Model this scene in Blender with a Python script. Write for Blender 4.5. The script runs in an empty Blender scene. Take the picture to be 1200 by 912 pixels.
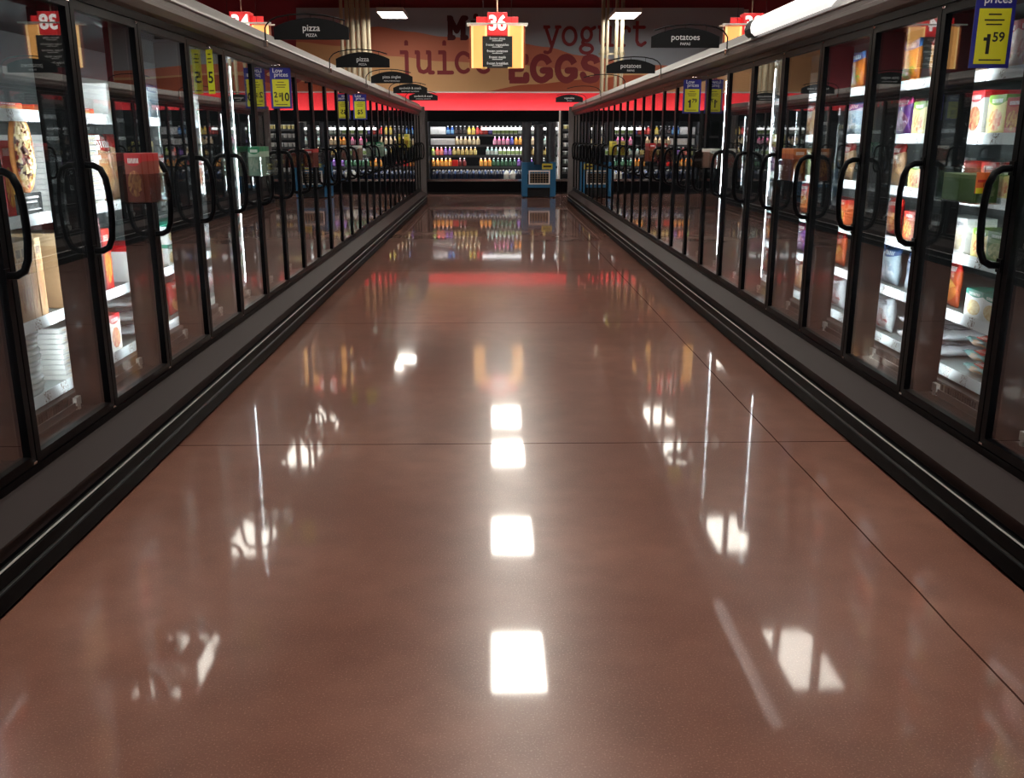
import bpy, bmesh, math, random
from mathutils import Vector, Matrix
R = math.radians
random.seed(7)
scn = bpy.context.scene
COL = scn.collection

# ------------------------------------------------------------------ camera, world, exposure
CAM_H = 1.45
cam_d = bpy.data.cameras.new('camera')
cam = bpy.data.objects.new('camera', cam_d); COL.objects.link(cam)
cam_d.sensor_fit = 'HORIZONTAL'; cam_d.sensor_width = 36.0
cam_d.lens = 36.0 * 1091 / 1200
cam_d.clip_end = 200; cam_d.clip_start = 0.05
cam.location = (0, 0, CAM_H)
cam.rotation_euler = (R(90 - 15.08), 0, R(-1.15))
scn.camera = cam
w = bpy.data.worlds.new('dim_store_air'); scn.world = w; w.use_nodes = True
w.node_tree.nodes['Background'].inputs[0].default_value = (0.02, 0.015, 0.015, 1)
w.node_tree.nodes['Background'].inputs[1].default_value = 1.0
scn.view_settings.view_transform = 'Standard'; scn.view_settings.look = 'None'
scn.view_settings.gamma = 1.0; scn.view_settings.use_curve_mapping = False
scn.view_settings.exposure = 0.0
scn.cycles.max_bounces = 10; scn.cycles.glossy_bounces = 5; scn.cycles.transparent_max_bounces = 24
scn.cycles.caustics_reflective = False; scn.cycles.caustics_refractive = False
scn.cycles.sample_clamp_indirect = 4.0
TROFFER = 28.0        # ceiling lights
FREEZER_LED = 66.0    # vertical tubes inside the freezers
COOLER_LED = 22.0     # strips in the dairy cooler
COVE_LED = 26.0       # strip washing the red wall

PL, PR = 1.66, 1.87   # distance of the left and right door planes from the camera line
PITCH = 0.725         # door pitch
KL, KR = 3.23, 3.38   # y of mullion 0 on each side

# ------------------------------------------------------------------ materials
def lin(r, g, b):
    f = lambda c: (c / 255 / 12.92) if c / 255 <= 0.04045 else ((c / 255 + 0.055) / 1.055) ** 2.4
    return (f(r), f(g), f(b), 1)
MATS = {}
def mat(name, col, rough=0.5, metal=0.0, emit=None, estr=0.0, spec=0.5, vary=0.0, scale=8.0, bump=0.0):
    if name in MATS: return MATS[name]
    m = bpy.data.materials.new(name); m.use_nodes = True
    nt = m.node_tree; b = nt.nodes['Principled BSDF']
    b.inputs['Base Color'].default_value = col; b.inputs['Roughness'].default_value = rough
    b.inputs['Metallic'].default_value = metal; b.inputs['Specular IOR Level'].default_value = spec
    if emit:
        b.inputs['Emission Color'].default_value = emit; b.inputs['Emission Strength'].default_value = estr
    if vary or bump:
        tc = nt.nodes.new('ShaderNodeTexCoord'); n = nt.nodes.new('ShaderNodeTexNoise')
        n.inputs['Scale'].default_value = scale; n.inputs['Detail'].default_value = 5
        nt.links.new(tc.outputs['Object'], n.inputs['Vector'])
        if vary:
            mx = nt.nodes.new('ShaderNodeMix'); mx.data_type = 'RGBA'
            mx.inputs[6].default_value = tuple(c * (1 - vary) for c in col[:3]) + (1,)
            mx.inputs[7].default_value = tuple(min(1, c * (1 + vary)) for c in col[:3]) + (1,)
            nt.links.new(n.outputs['Fac'], mx.inputs[0]); nt.links.new(mx.outputs[2], b.inputs['Base Color'])
        if bump:
            bp = nt.nodes.new('ShaderNodeBump'); bp.inputs['Strength'].default_value = bump; bp.inputs['Distance'].default_value = 0.01
            nt.links.new(n.outputs['Fac'], bp.inputs['Height']); nt.links.new(bp.outputs[0], b.inputs['Normal'])
    MATS[name] = m
    return m

def glass_mat(name, tint, f0, gain, rough=0.0):
    m = bpy.data.materials.new(name); m.use_nodes = True; nt = m.node_tree
    nt.nodes.clear(); N = nt.nodes.new; L = nt.links.new
    out = N('ShaderNodeOutputMaterial'); mix = N('ShaderNodeMixShader')
    tr = N('ShaderNodeBsdfTransparent'); tr.inputs[0].default_value = tint
    gl = N('ShaderNodeBsdfGlossy'); gl.inputs['Roughness'].default_value = rough; gl.inputs[0].default_value = (0.95, 0.95, 0.95, 1)
    g = N('ShaderNodeNewGeometry'); dt = N('ShaderNodeVectorMath'); dt.operation = 'DOT_PRODUCT'
    L(g.outputs['Incoming'], dt.inputs[0]); L(g.outputs['Normal'], dt.inputs[1])
    def mth(op, a, b=None, c=False):
        n = N('ShaderNodeMath'); n.operation = op; n.use_clamp = c
        for i, v in enumerate((a, b)):
            if v is None: continue
            if isinstance(v, (int, float)): n.inputs[i].default_value = v
            else: L(v, n.inputs[i])
        return n.outputs[0]
    a = mth('ABSOLUTE', dt.outputs['Value']); a = mth('SUBTRACT', 1.0, a, True); a = mth('POWER', a, 5.0)
    a = mth('MULTIPLY', a, (1 - f0)); a = mth('ADD', a, f0); a = mth('MULTIPLY', a, gain, True)
    L(a, mix.inputs[0]); L(tr.outputs[0], mix.inputs[1]); L(gl.outputs[0], mix.inputs[2]); L(mix.outputs[0], out.inputs[0])
    return m

BLACK = mat('black_frame', lin(6, 6, 9), 0.35, spec=0.08)
BLACKM = mat('black_matte', lin(16, 15, 18), 0.6, spec=0.3)
POST = mat('black_post', lin(6, 6, 7), 0.5, spec=0.08)
KICK = mat('black_kick', lin(4, 4, 6), 0.45, spec=0.03)
PANEL = mat('grey_base_panel', lin(48, 38, 38), 0.55, 0.0, spec=0.12, vary=0.06, scale=20)
FASC = mat('lit_fascia', lin(140, 134, 132), 0.4, 0.35, vary=0.08, scale=4)  # fascia metal in a lighter tone, ceiling light put into the cap colour
FASD = mat('shaded_fascia', lin(92, 82, 80), 0.4, 0.3, vary=0.08, scale=6)  # same metal darkened, shade put into the lower steps; reused on end panels
CHROME = mat('chrome', lin(225, 222, 220), 0.16, 1.0)
SHELL = mat('case_shell_grey', lin(120, 120, 122), 0.5)
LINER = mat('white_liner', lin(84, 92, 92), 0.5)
SHELFM = mat('white_shelf', lin(150, 158, 158), 0.4)
DGRILL = mat('grey_grille', lin(52, 48, 46), 0.5)
LED = mat('led_tube_glow', (1, 1, 1, 1), 0.5, emit=(0.90, 0.98, 1.0, 1), estr=FREEZER_LED)
COOL = mat('cooler_led_glow', (1, 1, 1, 1), 0.5, emit=(0.93, 0.96, 1.0, 1), estr=COOLER_LED)
COVE = mat('cove_led_glow', (1, 1, 1, 1), 0.5, emit=(1.0, 0.86, 0.80, 1), estr=COVE_LED)
TROF = mat('troffer_glow', (1, 1, 1, 1), 0.5, emit=(1.0, 0.95, 0.84, 1), estr=TROFFER)
WHITEP = mat('white_paint', lin(220, 218, 212), 0.5)
WHITE = mat('white_print', lin(235, 235, 235), 0.6)
BLACKP = mat('black_print', lin(18, 18, 18), 0.6)
YEL = mat('yellow_tag', lin(222, 216, 40), 0.5)
BLUE = mat('blue_tag', lin(34, 34, 130), 0.45)
TRIM = mat('bright_trim', lin(214, 210, 208), 0.3, 0.5)
GUARD = mat('grey_guard', lin(96, 94, 94), 0.4)
DRAIL = mat('dark_rail', lin(60, 60, 62), 0.4)
GLASS = glass_mat('door_glass', (0.93, 0.95, 0.95, 1), 0.045, 1.9)
ACRYL = glass_mat('clear_acrylic', (0.86, 0.9, 0.9, 1), 0.05, 1.6, 0.03)
PIPE = mat('cream_pipe', lin(168, 156, 132), 0.45)
RAIL = None

def rail_material():
    m = bpy.data.materials.new('price_rail'); m.use_nodes = True; nt = m.node_tree; N = nt.nodes.new; L = nt.links.new
    b = nt.nodes['Principled BSDF']; b.inputs['Roughness'].default_value = 0.35
    tc = N('ShaderNodeTexCoord'); sp = N('ShaderNodeSeparateXYZ'); L(tc.outputs['Object'], sp.inputs[0])
    a = N('ShaderNodeMath'); a.operation = 'MULTIPLY'; a.inputs[1].default_value = 5.2; L(sp.outputs['Y'], a.inputs[0])
    f = N('ShaderNodeMath'); f.operation = 'FRACT'; L(a.outputs[0], f.inputs[0])
    g = N('ShaderNodeMath'); g.operation = 'LESS_THAN'; g.inputs[1].default_value = 0.3; L(f.outputs[0], g.inputs[0])
    n = N('ShaderNodeTexNoise'); n.inputs['Scale'].default_value = 130; L(tc.outputs['Object'], n.inputs[0])
    r = N('ShaderNodeMath'); r.operation = 'GREATER_THAN'; r.inputs[1].default_value = 0.55; L(n.outputs['Fac'], r.inputs[0])
    mu = N('ShaderNodeMath'); mu.operation = 'MULTIPLY'; L(g.outputs[0], mu.inputs[0]); L(r.outputs[0], mu.inputs[1])
    mx = N('ShaderNodeMix'); mx.data_type = 'RGBA'; L(mu.outputs[0], mx.inputs[0])
    mx.inputs[6].default_value = lin(225, 232, 234); mx.inputs[7].default_value = lin(130, 110, 100)
    L(mx.outputs[2], b.inputs['Base Color'])
    return m
RAIL = rail_material()

def pack_mat(name, base, band, food1, food2, style='carton', rough=0.4):
    """printed packaging: a coloured band, an oval food picture and a line of print, all from Generated coordinates"""
    if name in MATS: return MATS[name]
    m = bpy.data.materials.new(name); m.use_nodes = True; nt = m.node_tree; N = nt.nodes.new; L = nt.links.new
    b = nt.nodes['Principled BSDF']; b.inputs['Roughness'].default_value = rough
    tc = N('ShaderNodeTexCoord'); sp = N('ShaderNodeSeparateXYZ'); L(tc.outputs['Generated'], sp.inputs[0])
    Y, Z = sp.outputs['Y'], sp.outputs['Z']
    def mth(op, a, b_=None):
        n = N('ShaderNodeMath'); n.operation = op
        for i, v in enumerate((a, b_)):
            if v is None: continue
            if isinstance(v, (int, float)): n.inputs[i].default_value = v
            else: L(v, n.inputs[i])
        return n.outputs[0]
    def mix(f, c1, c2):
        n = N('ShaderNodeMix'); n.data_type = 'RGBA'; L(f, n.inputs[0])
        for i, c in ((6, c1), (7, c2)):
            if isinstance(c, tuple): n.inputs[i].default_value = c
            else: L(c, n.inputs[i])
        return n.outputs[2]
    dy = mth('DIVIDE', mth('SUBTRACT', Y, 0.5), 0.40); 
    zc, zr = (0.38, 0.27) if style != 'tall' else (0.45, 0.33)
    dz = mth('DIVIDE', mth('SUBTRACT', Z, zc), zr)
    rr = mth('ADD', mth('MULTIPLY', dy, dy), mth('MULTIPLY', dz, dz))
    oval = mth('LESS_THAN', rr, 1.0)
    vo = N('ShaderNodeTexVoronoi'); vo.inputs['Scale'].default_value = 9.0 if style != 'bag' else 6.0
    L(tc.outputs['Generated'], vo.inputs['Vector'])
    vs = N('ShaderNodeSeparateColor'); L(vo.outputs['Color'], vs.inputs[0])
    food = mix(vs.outputs[0], food1, food2)
    arch = mth('ADD', Z, mth('MULTIPLY', mth('MULTIPLY', dy, dy), -0.06))
    bandm = mth('GREATER_THAN', arch, 0.74)
    t1 = mth('MULTIPLY', mth('GREATER_THAN', Z, 0.80), mth('LESS_THAN', Z, 0.90))
    t2 = mth('LESS_THAN', mth('ABSOLUTE', mth('SUBTRACT', Y, 0.5)), 0.32)
    no = N('ShaderNodeTexWave'); no.inputs['Scale'].default_value = 5.0; no.bands_direction = 'Y'; no.inputs['Distortion'].default_value = 3
    L(tc.outputs['Generated'], no.inputs['Vector'])
    txt = mth('MULTIPLY', mth('MULTIPLY', t1, t2), mth('GREATER_THAN', no.outputs['Fac'], 0.45))
    c = mix(bandm, base, band); c = mix(oval, c, food)
    lum = 0.3 * band[0] + 0.6 * band[1] + 0.1 * band[2]
    c = mix(txt, c, (0.85, 0.85, 0.82, 1) if lum < 0.35 else (0.03, 0.03, 0.06, 1))
    L(c, b.inputs['Base Color'])
    if style == 'bag':
        n2 = N('ShaderNodeTexNoise'); n2.inputs['Scale'].default_value = 22; n2.inputs['Detail'].default_value = 3
        L(tc.outputs['Object'], n2.inputs['Vector'])
        bp = N('ShaderNodeBump'); bp.inputs['Strength'].default_value = 0.8; bp.inputs['Distance'].default_value = 0.02
        L(n2.outputs['Fac'], bp.inputs['Height']); L(bp.outputs[0], b.inputs['Normal']); b.inputs['Roughness'].default_value = 0.22
    MATS[name] = m
    return m

# ------------------------------------------------------------------ mesh builder
GLYPH = {}
def glyphs(s, bold=0.0):
    k = (s, bold)
    if k in GLYPH: return GLYPH[k]
    cu = bpy.data.curves.new('g', 'FONT'); cu.body = s; cu.size = 1.0; cu.align_x = 'CENTER'; cu.align_y = 'CENTER'; cu.offset = bold
    cu.resolution_u = 4
    ob = bpy.data.objects.new('g', cu); COL.objects.link(ob)
    dg = bpy.context.evaluated_depsgraph_get(); dg.update()
    me = bpy.data.meshes.new_from_object(ob.evaluated_get(dg))
    vs = [v.co.copy() for v in me.vertices]; fs = [tuple(p.vertices) for p in me.polygons]
    bpy.data.objects.remove(ob); bpy.data.curves.remove(cu); bpy.data.meshes.remove(me)
    GLYPH[k] = (vs, fs)
    return GLYPH[k]

def weld(mb, d=1e-5):
    seen = {}; remap = []; nv = []
    for v in mb.v:
        k = tuple(round(a / d) for a in v)
        if k not in seen: seen[k] = len(nv); nv.append(v)
        remap.append(seen[k])
    F, M, S = [], [], []
    for f, m, s_ in zip(mb.f, mb.m, mb.sm):
        g = []
        for a in f:
            a = remap[a]
            if a not in g: g.append(a)
        if len(g) >= 3: F.append(tuple(g)); M.append(m); S.append(s_)
    mb.v, mb.f, mb.m, mb.sm = nv, F, M, S
    return mb
class MB:
    def __init__(s): s.v = []; s.f = []; s.m = []; s.mats = []; s.sm = []
    def mi(s, m):
        if m not in s.mats: s.mats.append(m)
        return s.mats.index(m)
    def add(s, vs, fs, m, smooth=False):
        o = len(s.v); i = s.mi(m); s.v += [tuple(v) for v in vs]
        for f in fs: s.f.append(tuple(a + o for a in f)); s.m.append(i); s.sm.append(smooth)
        return s
    def box(s, x0, x1, y0, y1, z0, z1, m):
        if x0 > x1: x0, x1 = x1, x0
        if y0 > y1: y0, y1 = y1, y0
        vs = [(x0, y0, z0), (x1, y0, z0), (x1, y1, z0), (x0, y1, z0), (x0, y0, z1), (x1, y0, z1), (x1, y1, z1), (x0, y1, z1)]
        return s.add(vs, [(0, 3, 2, 1), (4, 5, 6, 7), (0, 1, 5, 4), (1, 2, 6, 5), (2, 3, 7, 6), (3, 0, 4, 7)], m)
    def bbox(s, x0, x1, y0, y1, z0, z1, m, r=0.004):
        """box with bevelled edges"""
        bm = bmesh.new(); bmesh.ops.create_cube(bm, size=1)
        for v in bm.verts: v.co = Vector((x0 + (v.co.x + .5) * (x1 - x0), y0 + (v.co.y + .5) * (y1 - y0), z0 + (v.co.z + .5) * (z1 - z0)))
        bmesh.ops.bevel(bm, geom=bm.edges[:], offset=r, segments=2, affect='EDGES', profile=0.6)
        bmesh.ops.recalc_face_normals(bm, faces=bm.faces[:])
        bm.verts.index_update()
        s.add([v.co for v in bm.verts], [tuple(v.index for v in f.verts) for f in bm.faces], m); bm.free()
        return s
    def prism_y(s, prof, y0, y1, m):
        """closed (x,z) profile extruded along y"""
        n = len(prof); area = sum(prof[i][0] * prof[(i + 1) % n][1] - prof[(i + 1) % n][0] * prof[i][1] for i in range(n))
        if area < 0: prof = prof[::-1]
        vs = [(x, y0, z) for x, z in prof] + [(x, y1, z) for x, z in prof]
        fs = [tuple(range(n)), tuple(range(2 * n - 1, n - 1, -1))] + [((i + 1) % n, i, n + i, n + (i + 1) % n) for i in range(n)]
        return s.add(vs, fs, m)
    def plate_y(s, pts, y0, y1, m):
        return s.prism_y(pts, y0, y1, m)
    def tube(s, pts, r, m, n=8, cap=True):
        pts = [Vector(p) for p in pts]; vs = []; fs = []; up = None
        for i, p in enumerate(pts):
            t = (pts[min(i + 1, len(pts) - 1)] - pts[max(i - 1, 0)]).normalized()
            if up is None:
                up = Vector((0, 0, 1)) if abs(t.z) < 0.9 else Vector((1, 0, 0))
            up = (up - t * up.dot(t)).normalized(); sd = t.cross(up)
            rr = r[i] if isinstance(r, (list, tuple)) else r
            for k in range(n):
                a = 2 * math.pi * k / n; vs.append(p + up * (math.cos(a) * rr) + sd * (math.sin(a) * rr))
        for i in range(len(pts) - 1):
            for k in range(n):
                a, b = i * n + k, i * n + (k + 1) % n; fs.append((a, a + n, b + n, b))
        s.add(vs, fs, m, True)
        if cap:
            s.add(vs[:n], [tuple(range(n))], m); s.add(vs[-n:], [tuple(range(n - 1, -1, -1))], m)
        return s
    def lathe(s, prof, m, cx=0, cy=0, n=12):
        """prof: list of (r, z[, mat])"""
        ring = []
        for j, p in enumerate(prof):
            ring.append([(cx + p[0] * math.cos(2 * math.pi * k / n), cy + p[0] * math.sin(2 * math.pi * k / n), p[1]) for k in range(n)])
        for j in range(len(prof) - 1):
            mm = prof[j][2] if len(prof[j]) > 2 else m
            s.add(ring[j] + ring[j + 1], [(k, (k + 1) % n, n + (k + 1) % n, n + k) for k in range(n)], mm, True)
        s.add(ring[0], [tuple(range(n - 1, -1, -1))], prof[0][2] if len(prof[0]) > 2 else m)
        s.add(ring[-1], [tuple(range(n))], prof[-2][2] if len(prof[-2]) > 2 else m)
        return s
    def text(s, string, cx, y, cz, size, m, bold=0.0, sx=1.0, face=-1, shear=0.0, depth=0.0):
        """flat print in the xz plane read from -y (face=-1) or +y (face=+1)"""
        vs, fs = glyphs(string, bold)
        k = 1 if face < 0 else -1
        out = [(cx + k * (v.x * size * sx + v.y * size * shear), y, cz + v.y * size) for v in vs]
        return s.add(out, fs, m)
    def build(s, name, parent=None, loc=None, rotz=0):
        me = bpy.data.meshes.new(name); me.from_pydata(s.v, [], s.f)
        for m in s.mats: me.materials.append(m)
        me.polygons.foreach_set('material_index', s.m); me.polygons.foreach_set('use_smooth', s.sm); me.update()
        o = bpy.data.objects.new(name, me); COL.objects.link(o)
        if parent: o.parent = parent
        if loc: o.location = loc
        o.rotation_euler.z = rotz
        return o

def tag(o, label=None, cat=None, group=None, kind=None):
    if label: o['label'] = label
    if cat: o['category'] = cat
    if group: o['group'] = group
    if kind: o['kind'] = kind
    return o
def empty(name, loc=(0, 0, 0), rotz=0):
    o = bpy.data.objects.new(name, None); COL.objects.link(o); o.location = loc; o.rotation_euler.z = rotz
    o.empty_display_size = 0.1
    return o
def copy_tree(o, parent=None):
    c = o.copy(); COL.objects.link(c); c.parent = parent
    for ch in list(o.children): copy_tree(ch, c)
    return c
def struct(o): o['kind'] = 'structure'; return o

# ------------------------------------------------------------------ the room
def floor_material():
    m = bpy.data.materials.new('polished_concrete'); m.use_nodes = True; nt = m.node_tree; N = nt.nodes.new; L = nt.links.new
    b = nt.nodes['Principled BSDF']
    tc = N('ShaderNodeTexCoord'); sp = N('ShaderNodeSeparateXYZ'); L(tc.outputs['Object'], sp.inputs[0])
    def noise(sc, det=6):
        n = N('ShaderNodeTexNoise'); n.inputs['Scale'].default_value = sc; n.inputs['Detail'].default_value = det
        L(tc.outputs['Object'], n.inputs['Vector']); return n.outputs['Fac']
    def mth(op, a, b_=None, clamp=False):
        n = N('ShaderNodeMath'); n.operation = op; n.use_clamp = clamp
        for i, v in enumerate((a, b_)):
            if v is None: continue
            if isinstance(v, (int, float)): n.inputs[i].default_value = v
            else: L(v, n.inputs[i])
        return n.outputs[0]
    def mix(f, c1, c2, blend='MIX'):
        n = N('ShaderNodeMix'); n.data_type = 'RGBA'; n.blend_type = blend
        for i, c in ((0, f), (6, c1), (7, c2)):
            if isinstance(c, (tuple, float)): n.inputs[i].default_value = c
            else: L(c, n.inputs[i])
        return n.outputs[2]
    big = noise(0.9, 4); mid = noise(7, 6); fine = noise(190, 3)
    r0_ = N('ShaderNodeMapRange'); r0_.inputs[1].default_value = 0.32; r0_.inputs[2].default_value = 0.68; L(big, r0_.inputs[0]); r0 = r0_.outputs[0]
    c = mix(r0, lin(122, 78, 66), lin(164, 114, 98))
    r1 = N('ShaderNodeMapRange'); r1.inputs[1].default_value = 0.35; r1.inputs[2].default_value = 0.7; L(mid, r1.inputs[0])
    c = mix(mth('MULTIPLY', r1.outputs[0], 0.45), c, lin(112, 71, 60))
    r2 = N('ShaderNodeMapRange'); r2.inputs[1].default_value = 0.55; r2.inputs[2].default_value = 0.75; L(fine, r2.inputs[0])
    c = mix(mth('MULTIPLY', r2.outputs[0], 0.7), c, lin(196, 150, 130))
    # saw-cut joints: one along the aisle, the rest across it
    wob = mth('MULTIPLY', mth('SUBTRACT', noise(3, 2), 0.5), 0.012)
    jx = mth('LESS_THAN', mth('ABSOLUTE', mth('ADD', mth('SUBTRACT', sp.outputs['X'], 1.40), wob)), 0.0035)
    fy = mth('FRACT', mth('DIVIDE', mth('ADD', mth('ADD', sp.outputs['Y'], wob), -4.35 + 31.0 + 1.55), 3.1))
    jy = mth('LESS_THAN', mth('ABSOLUTE', mth('SUBTRACT', fy, 0.5)), 0.0014)
    j = mth('MAXIMUM', jx, jy)
    c = mix(mth('MULTIPLY', j, 0.85), c, lin(42, 24, 22))
    L(c, b.inputs['Base Color'])
    far = mth('GREATER_THAN', sp.outputs['Y'], 10.55)
    r3 = N('ShaderNodeMapRange'); r3.inputs[3].default_value = 0.035; r3.inputs[4].default_value = 0.065; L(mid, r3.inputs[0])
    rough = mth('SUBTRACT', r3.outputs[0], mth('MULTIPLY', far, 0.005))
    rough = mth('ADD', rough, mth('MULTIPLY', j, 0.4))
    L(rough, b.inputs['Coat Roughness']); b.inputs['Coat Weight'].default_value = 1.0; b.inputs['Coat IOR'].default_value = 1.5
    b.inputs['Roughness'].default_value = 0.28; L(mth('SUBTRACT', 0.5, mth('MULTIPLY', j, 0.5)), b.inputs['Specular IOR Level'])
    L(mth('SUBTRACT', 1.0, j), b.inputs['Coat Weight'])
    bp = N('ShaderNodeBump'); bp.inputs['Strength'].default_value = 0.05; bp.inputs['Distance'].default_value = 0.0015
    L(fine, bp.inputs['Height']); L(bp.outputs[0], b.inputs['Normal'])
    return m
XW, Y0W, Y1W, ZC = 14.0, -6.0, 27.0, 6.4
DARKRED = mat('dark_red_wall', lin(156, 54, 68), 0.7, vary=0.05, scale=0.6)
BANDRED = mat('bright_red_band', lin(228, 44, 56), 0.6)
CEIL = mat('ceiling_paint', lin(70, 62, 60), 0.9, vary=0.1, scale=2)
struct(MB().box(-XW, XW, Y0W, Y1W + .3, -0.12, 0, floor_material()).build('floor'))
struct(MB().box(-XW, XW, Y0W, Y1W + .3, ZC, ZC + .1, CEIL).build('ceiling'))
wb = MB().box(-XW, XW, Y1W, Y1W + .2, 2.70, ZC, DARKRED).box(-XW, XW, Y1W, Y1W + .2, 2.0, 2.70, BANDRED).box(-XW, XW, Y1W, Y1W + .2, 0, 2.0, BLACKM)
struct(wb.build('wall_back'))
struct(MB().box(-XW - .2, -XW, Y0W, Y1W + .3, 0, ZC, DARKRED).build('wall_left'))
struct(MB().box(XW, XW + .2, Y0W, Y1W + .3, 0, ZC, DARKRED).build('wall_right'))
struct(MB().box(-XW, XW, Y0W - .2, Y0W, 0, ZC, DARKRED).build('wall_front'))

# pixel of the photo -> point on a plane y = const (used only to lay out flat wall art and signs at their real distance)
from mathutils import Euler
cR = Euler((R(90 - 15.08), 0, R(-1.15))).to_matrix()
def at_y(px, py, Y):
    d = cR @ Vector(((px - 600) / 1091, -(py - 456) / 1091, -1))
    t = Y / d.y
    return (d.x * t, d.z * t + CAM_H)

# ------------------------------------------------------------------ mural on the back wall
MG = mat('mural_slate', lin(166, 176, 188), 0.7, vary=0.1, scale=0.5)
MO = mat('mural_orange', lin(206, 122, 96), 0.7, vary=0.08, scale=0.8)
MT = mat('mural_tan', lin(222, 172, 122), 0.7, vary=0.08, scale=0.6)
MD = mat('mural_rust', lin(186, 92, 62), 0.7, vary=0.06, scale=0.6)
INK = mat('mural_maroon_ink', lin(140, 48, 54), 0.7)
INK2 = mat('mural_dark_ink', lin(84, 30, 36), 0.7)
MY = 26.80
mb = MB()
def interp(pts, x):
    if x <= pts[0][0]: return pts[0][1]
    for (a, b), (c, d) in zip(pts, pts[1:]):
        if x <= c:
            t = (x - a) / (c - a); t = t * t * (3 - 2 * t); return b + (d - b) * t
    return pts[-1][1]
C1 = [(347, 46), (410, 38), (440, 31), (480, 37), (520, 43), (600, 49), (640, 55), (680, 65), (760, 76), (872, 84)]
C2 = [(347, 49), (400, 54), (460, 66), (520, 72), (600, 76), (700, 84), (872, 92)]
C3 = [(347, 109), (560, 108), (620, 99), (690, 93), (740, 88), (872, 95)]
xs = [347 + (872 - 347) * i / 60 for i in range(61)]
top_y, bot_y = 9, 107.5
rows = []
for x in xs:
    a = interp(C1, x); b2 = max(interp(C2, x), a + .5); c3 = min(max(interp(C3, x), b2 + .5), bot_y - .1)
    rows.append([top_y, a, b2, c3, bot_y])
for i in range(60):
    for k, m in enumerate((MG, MO, MT, MD)):
        q = [at_y(xs[i], rows[i][k], MY), at_y(xs[i], rows[i][k + 1], MY), at_y(xs[i + 1], rows[i + 1][k + 1], MY), at_y(xs[i + 1], rows[i + 1][k], MY)]
        mb.add([(p[0], MY, p[1]) for p in q], [(0, 1, 2, 3)], m)
xa, zt = at_y(347, top_y, MY); xb, zb = at_y(872, bot_y, MY)
mb.box(xa + .01, xb - .01, MY + .004, MY + .19, zb + .01, zt - .01, WHITEP)
mb.box(xa, xb, MY - .03, MY + .19, zb - .03, zb - .002, WHITEP)
mural = mb.build('mural_panel')
tag(mural, 'wide wall mural of slate and orange waves with dairy words, above the red band', 'mural')

# slab-serif lettering drawn with strokes; unit: x-height = 1
def arc(cx, cy, rx, ry, a0, a1, n=18):
    return [(cx + rx * math.cos(R(a0 + (a1 - a0) * i / n)), cy + ry * math.sin(R(a0 + (a1 - a0) * i / n))) for i in range(n + 1)]
LET = {
 'y': (1.0, [[(.12, 1), (.5, 0)], [(.9, 1), (.42, -.35), (.25, -.42), (.08, -.38)], [(-.02, 1), (.32, 1)], [(.7, 1), (1.02, 1)]]),
 'o': (1.0, [arc(.5, .5, .4, .47, 0, 360, 28)]),
 'g': (1.0, [arc(.45, .6, .3, .36, 0, 360, 24), [(.7, .85), (.95, .98)], arc(.45, -.2, .38, .24, 0, 360, 24), [(.25, .3), (.2, .12), (.4, .02), (.7, -.02)]]),
 'u': (1.0, [[(.02, 1), (.2, 1), (.2, .3), (.28, .08), (.48, .02), (.68, .1), (.8, .3)], [(.62, 1), (.8, 1), (.8, 0), (.98, 0)]]),
 'r': (.9, [[(.05, 1), (.28, 1), (.28, 0)], [(.05, 0), (.58, 0)], [(.28, .6), (.45, .9), (.7, 1), (.88, .9), (.88, .78)]]),
 't': (.9, [[(.35, 1.35), (.35, .25), (.45, .06), (.65, 0), (.88, .15)], [(.08, 1), (.8, 1)]]),
 'j': (.8, [[(.15, 1), (.5, 1), (.5, -.2), (.38, -.4), (.1, -.42)], [(.5, 1.33), (.5, 1.5)]]),
 'i': (.9, [[(.15, 1), (.48, 1), (.48, 0)], [(.08, 0), (.88, 0)], [(.48, 1.33), (.48, 1.5)]]),
 'c': (.95, [[(.84, .68), (.84, .85)] + arc(.48, .5, .38, .47, 50, 310, 20)]),
 'e': (.95, [[(.1, .52), (.86, .52)] + arc(.48, .5, .38, .47, 3, 310, 24)]),
 'M': (1.2, [[(.2, 0), (.2, 1.35), (.6, .45), (1.0, 1.35), (1.0, 0)], [(.02, 0), (.38, 0)], [(.82, 0), (1.18, 0)], [(.02, 1.35), (.25, 1.35)], [(.95, 1.35), (1.18, 1.35)]]),
 'k': (1.0, [[(.05, 1.4), (.25, 1.4), (.25, 0)], [(.05, 0), (.42, 0)], [(.25, .4), (.8, .95)], [(.4, .55), (.85, 0)], [(.65, 0), (1.0, 0)]]),
 'l': (.9, [[(.15, 1.4), (.48, 1.4), (.48, 0)], [(.08, 0), (.88, 0)]]),
 'E': (1.0, [[(.12, 0), (.12, 1.0)], [(.0, 1.0), (.82, 1.0), (.82, .8)], [(.0, 0), (.86, 0), (.86, .22)], [(.12, .5), (.6, .5)]]),
 'G': (1.15, [[(.92, .72)] + arc(.52, .5, .44, .5, 45, 330, 24) + [(.95, .18), (.95, .42), (.58, .42)]]),
 'S': (1.0, [[(.82, .74), (.75, .92), (.5, 1.0), (.22, .93), (.14, .74), (.24, .58), (.5, .5), (.76, .42), (.87, .24), (.76, .06), (.5, 0), (.2, .06), (.1, .24)]]),
}
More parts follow.
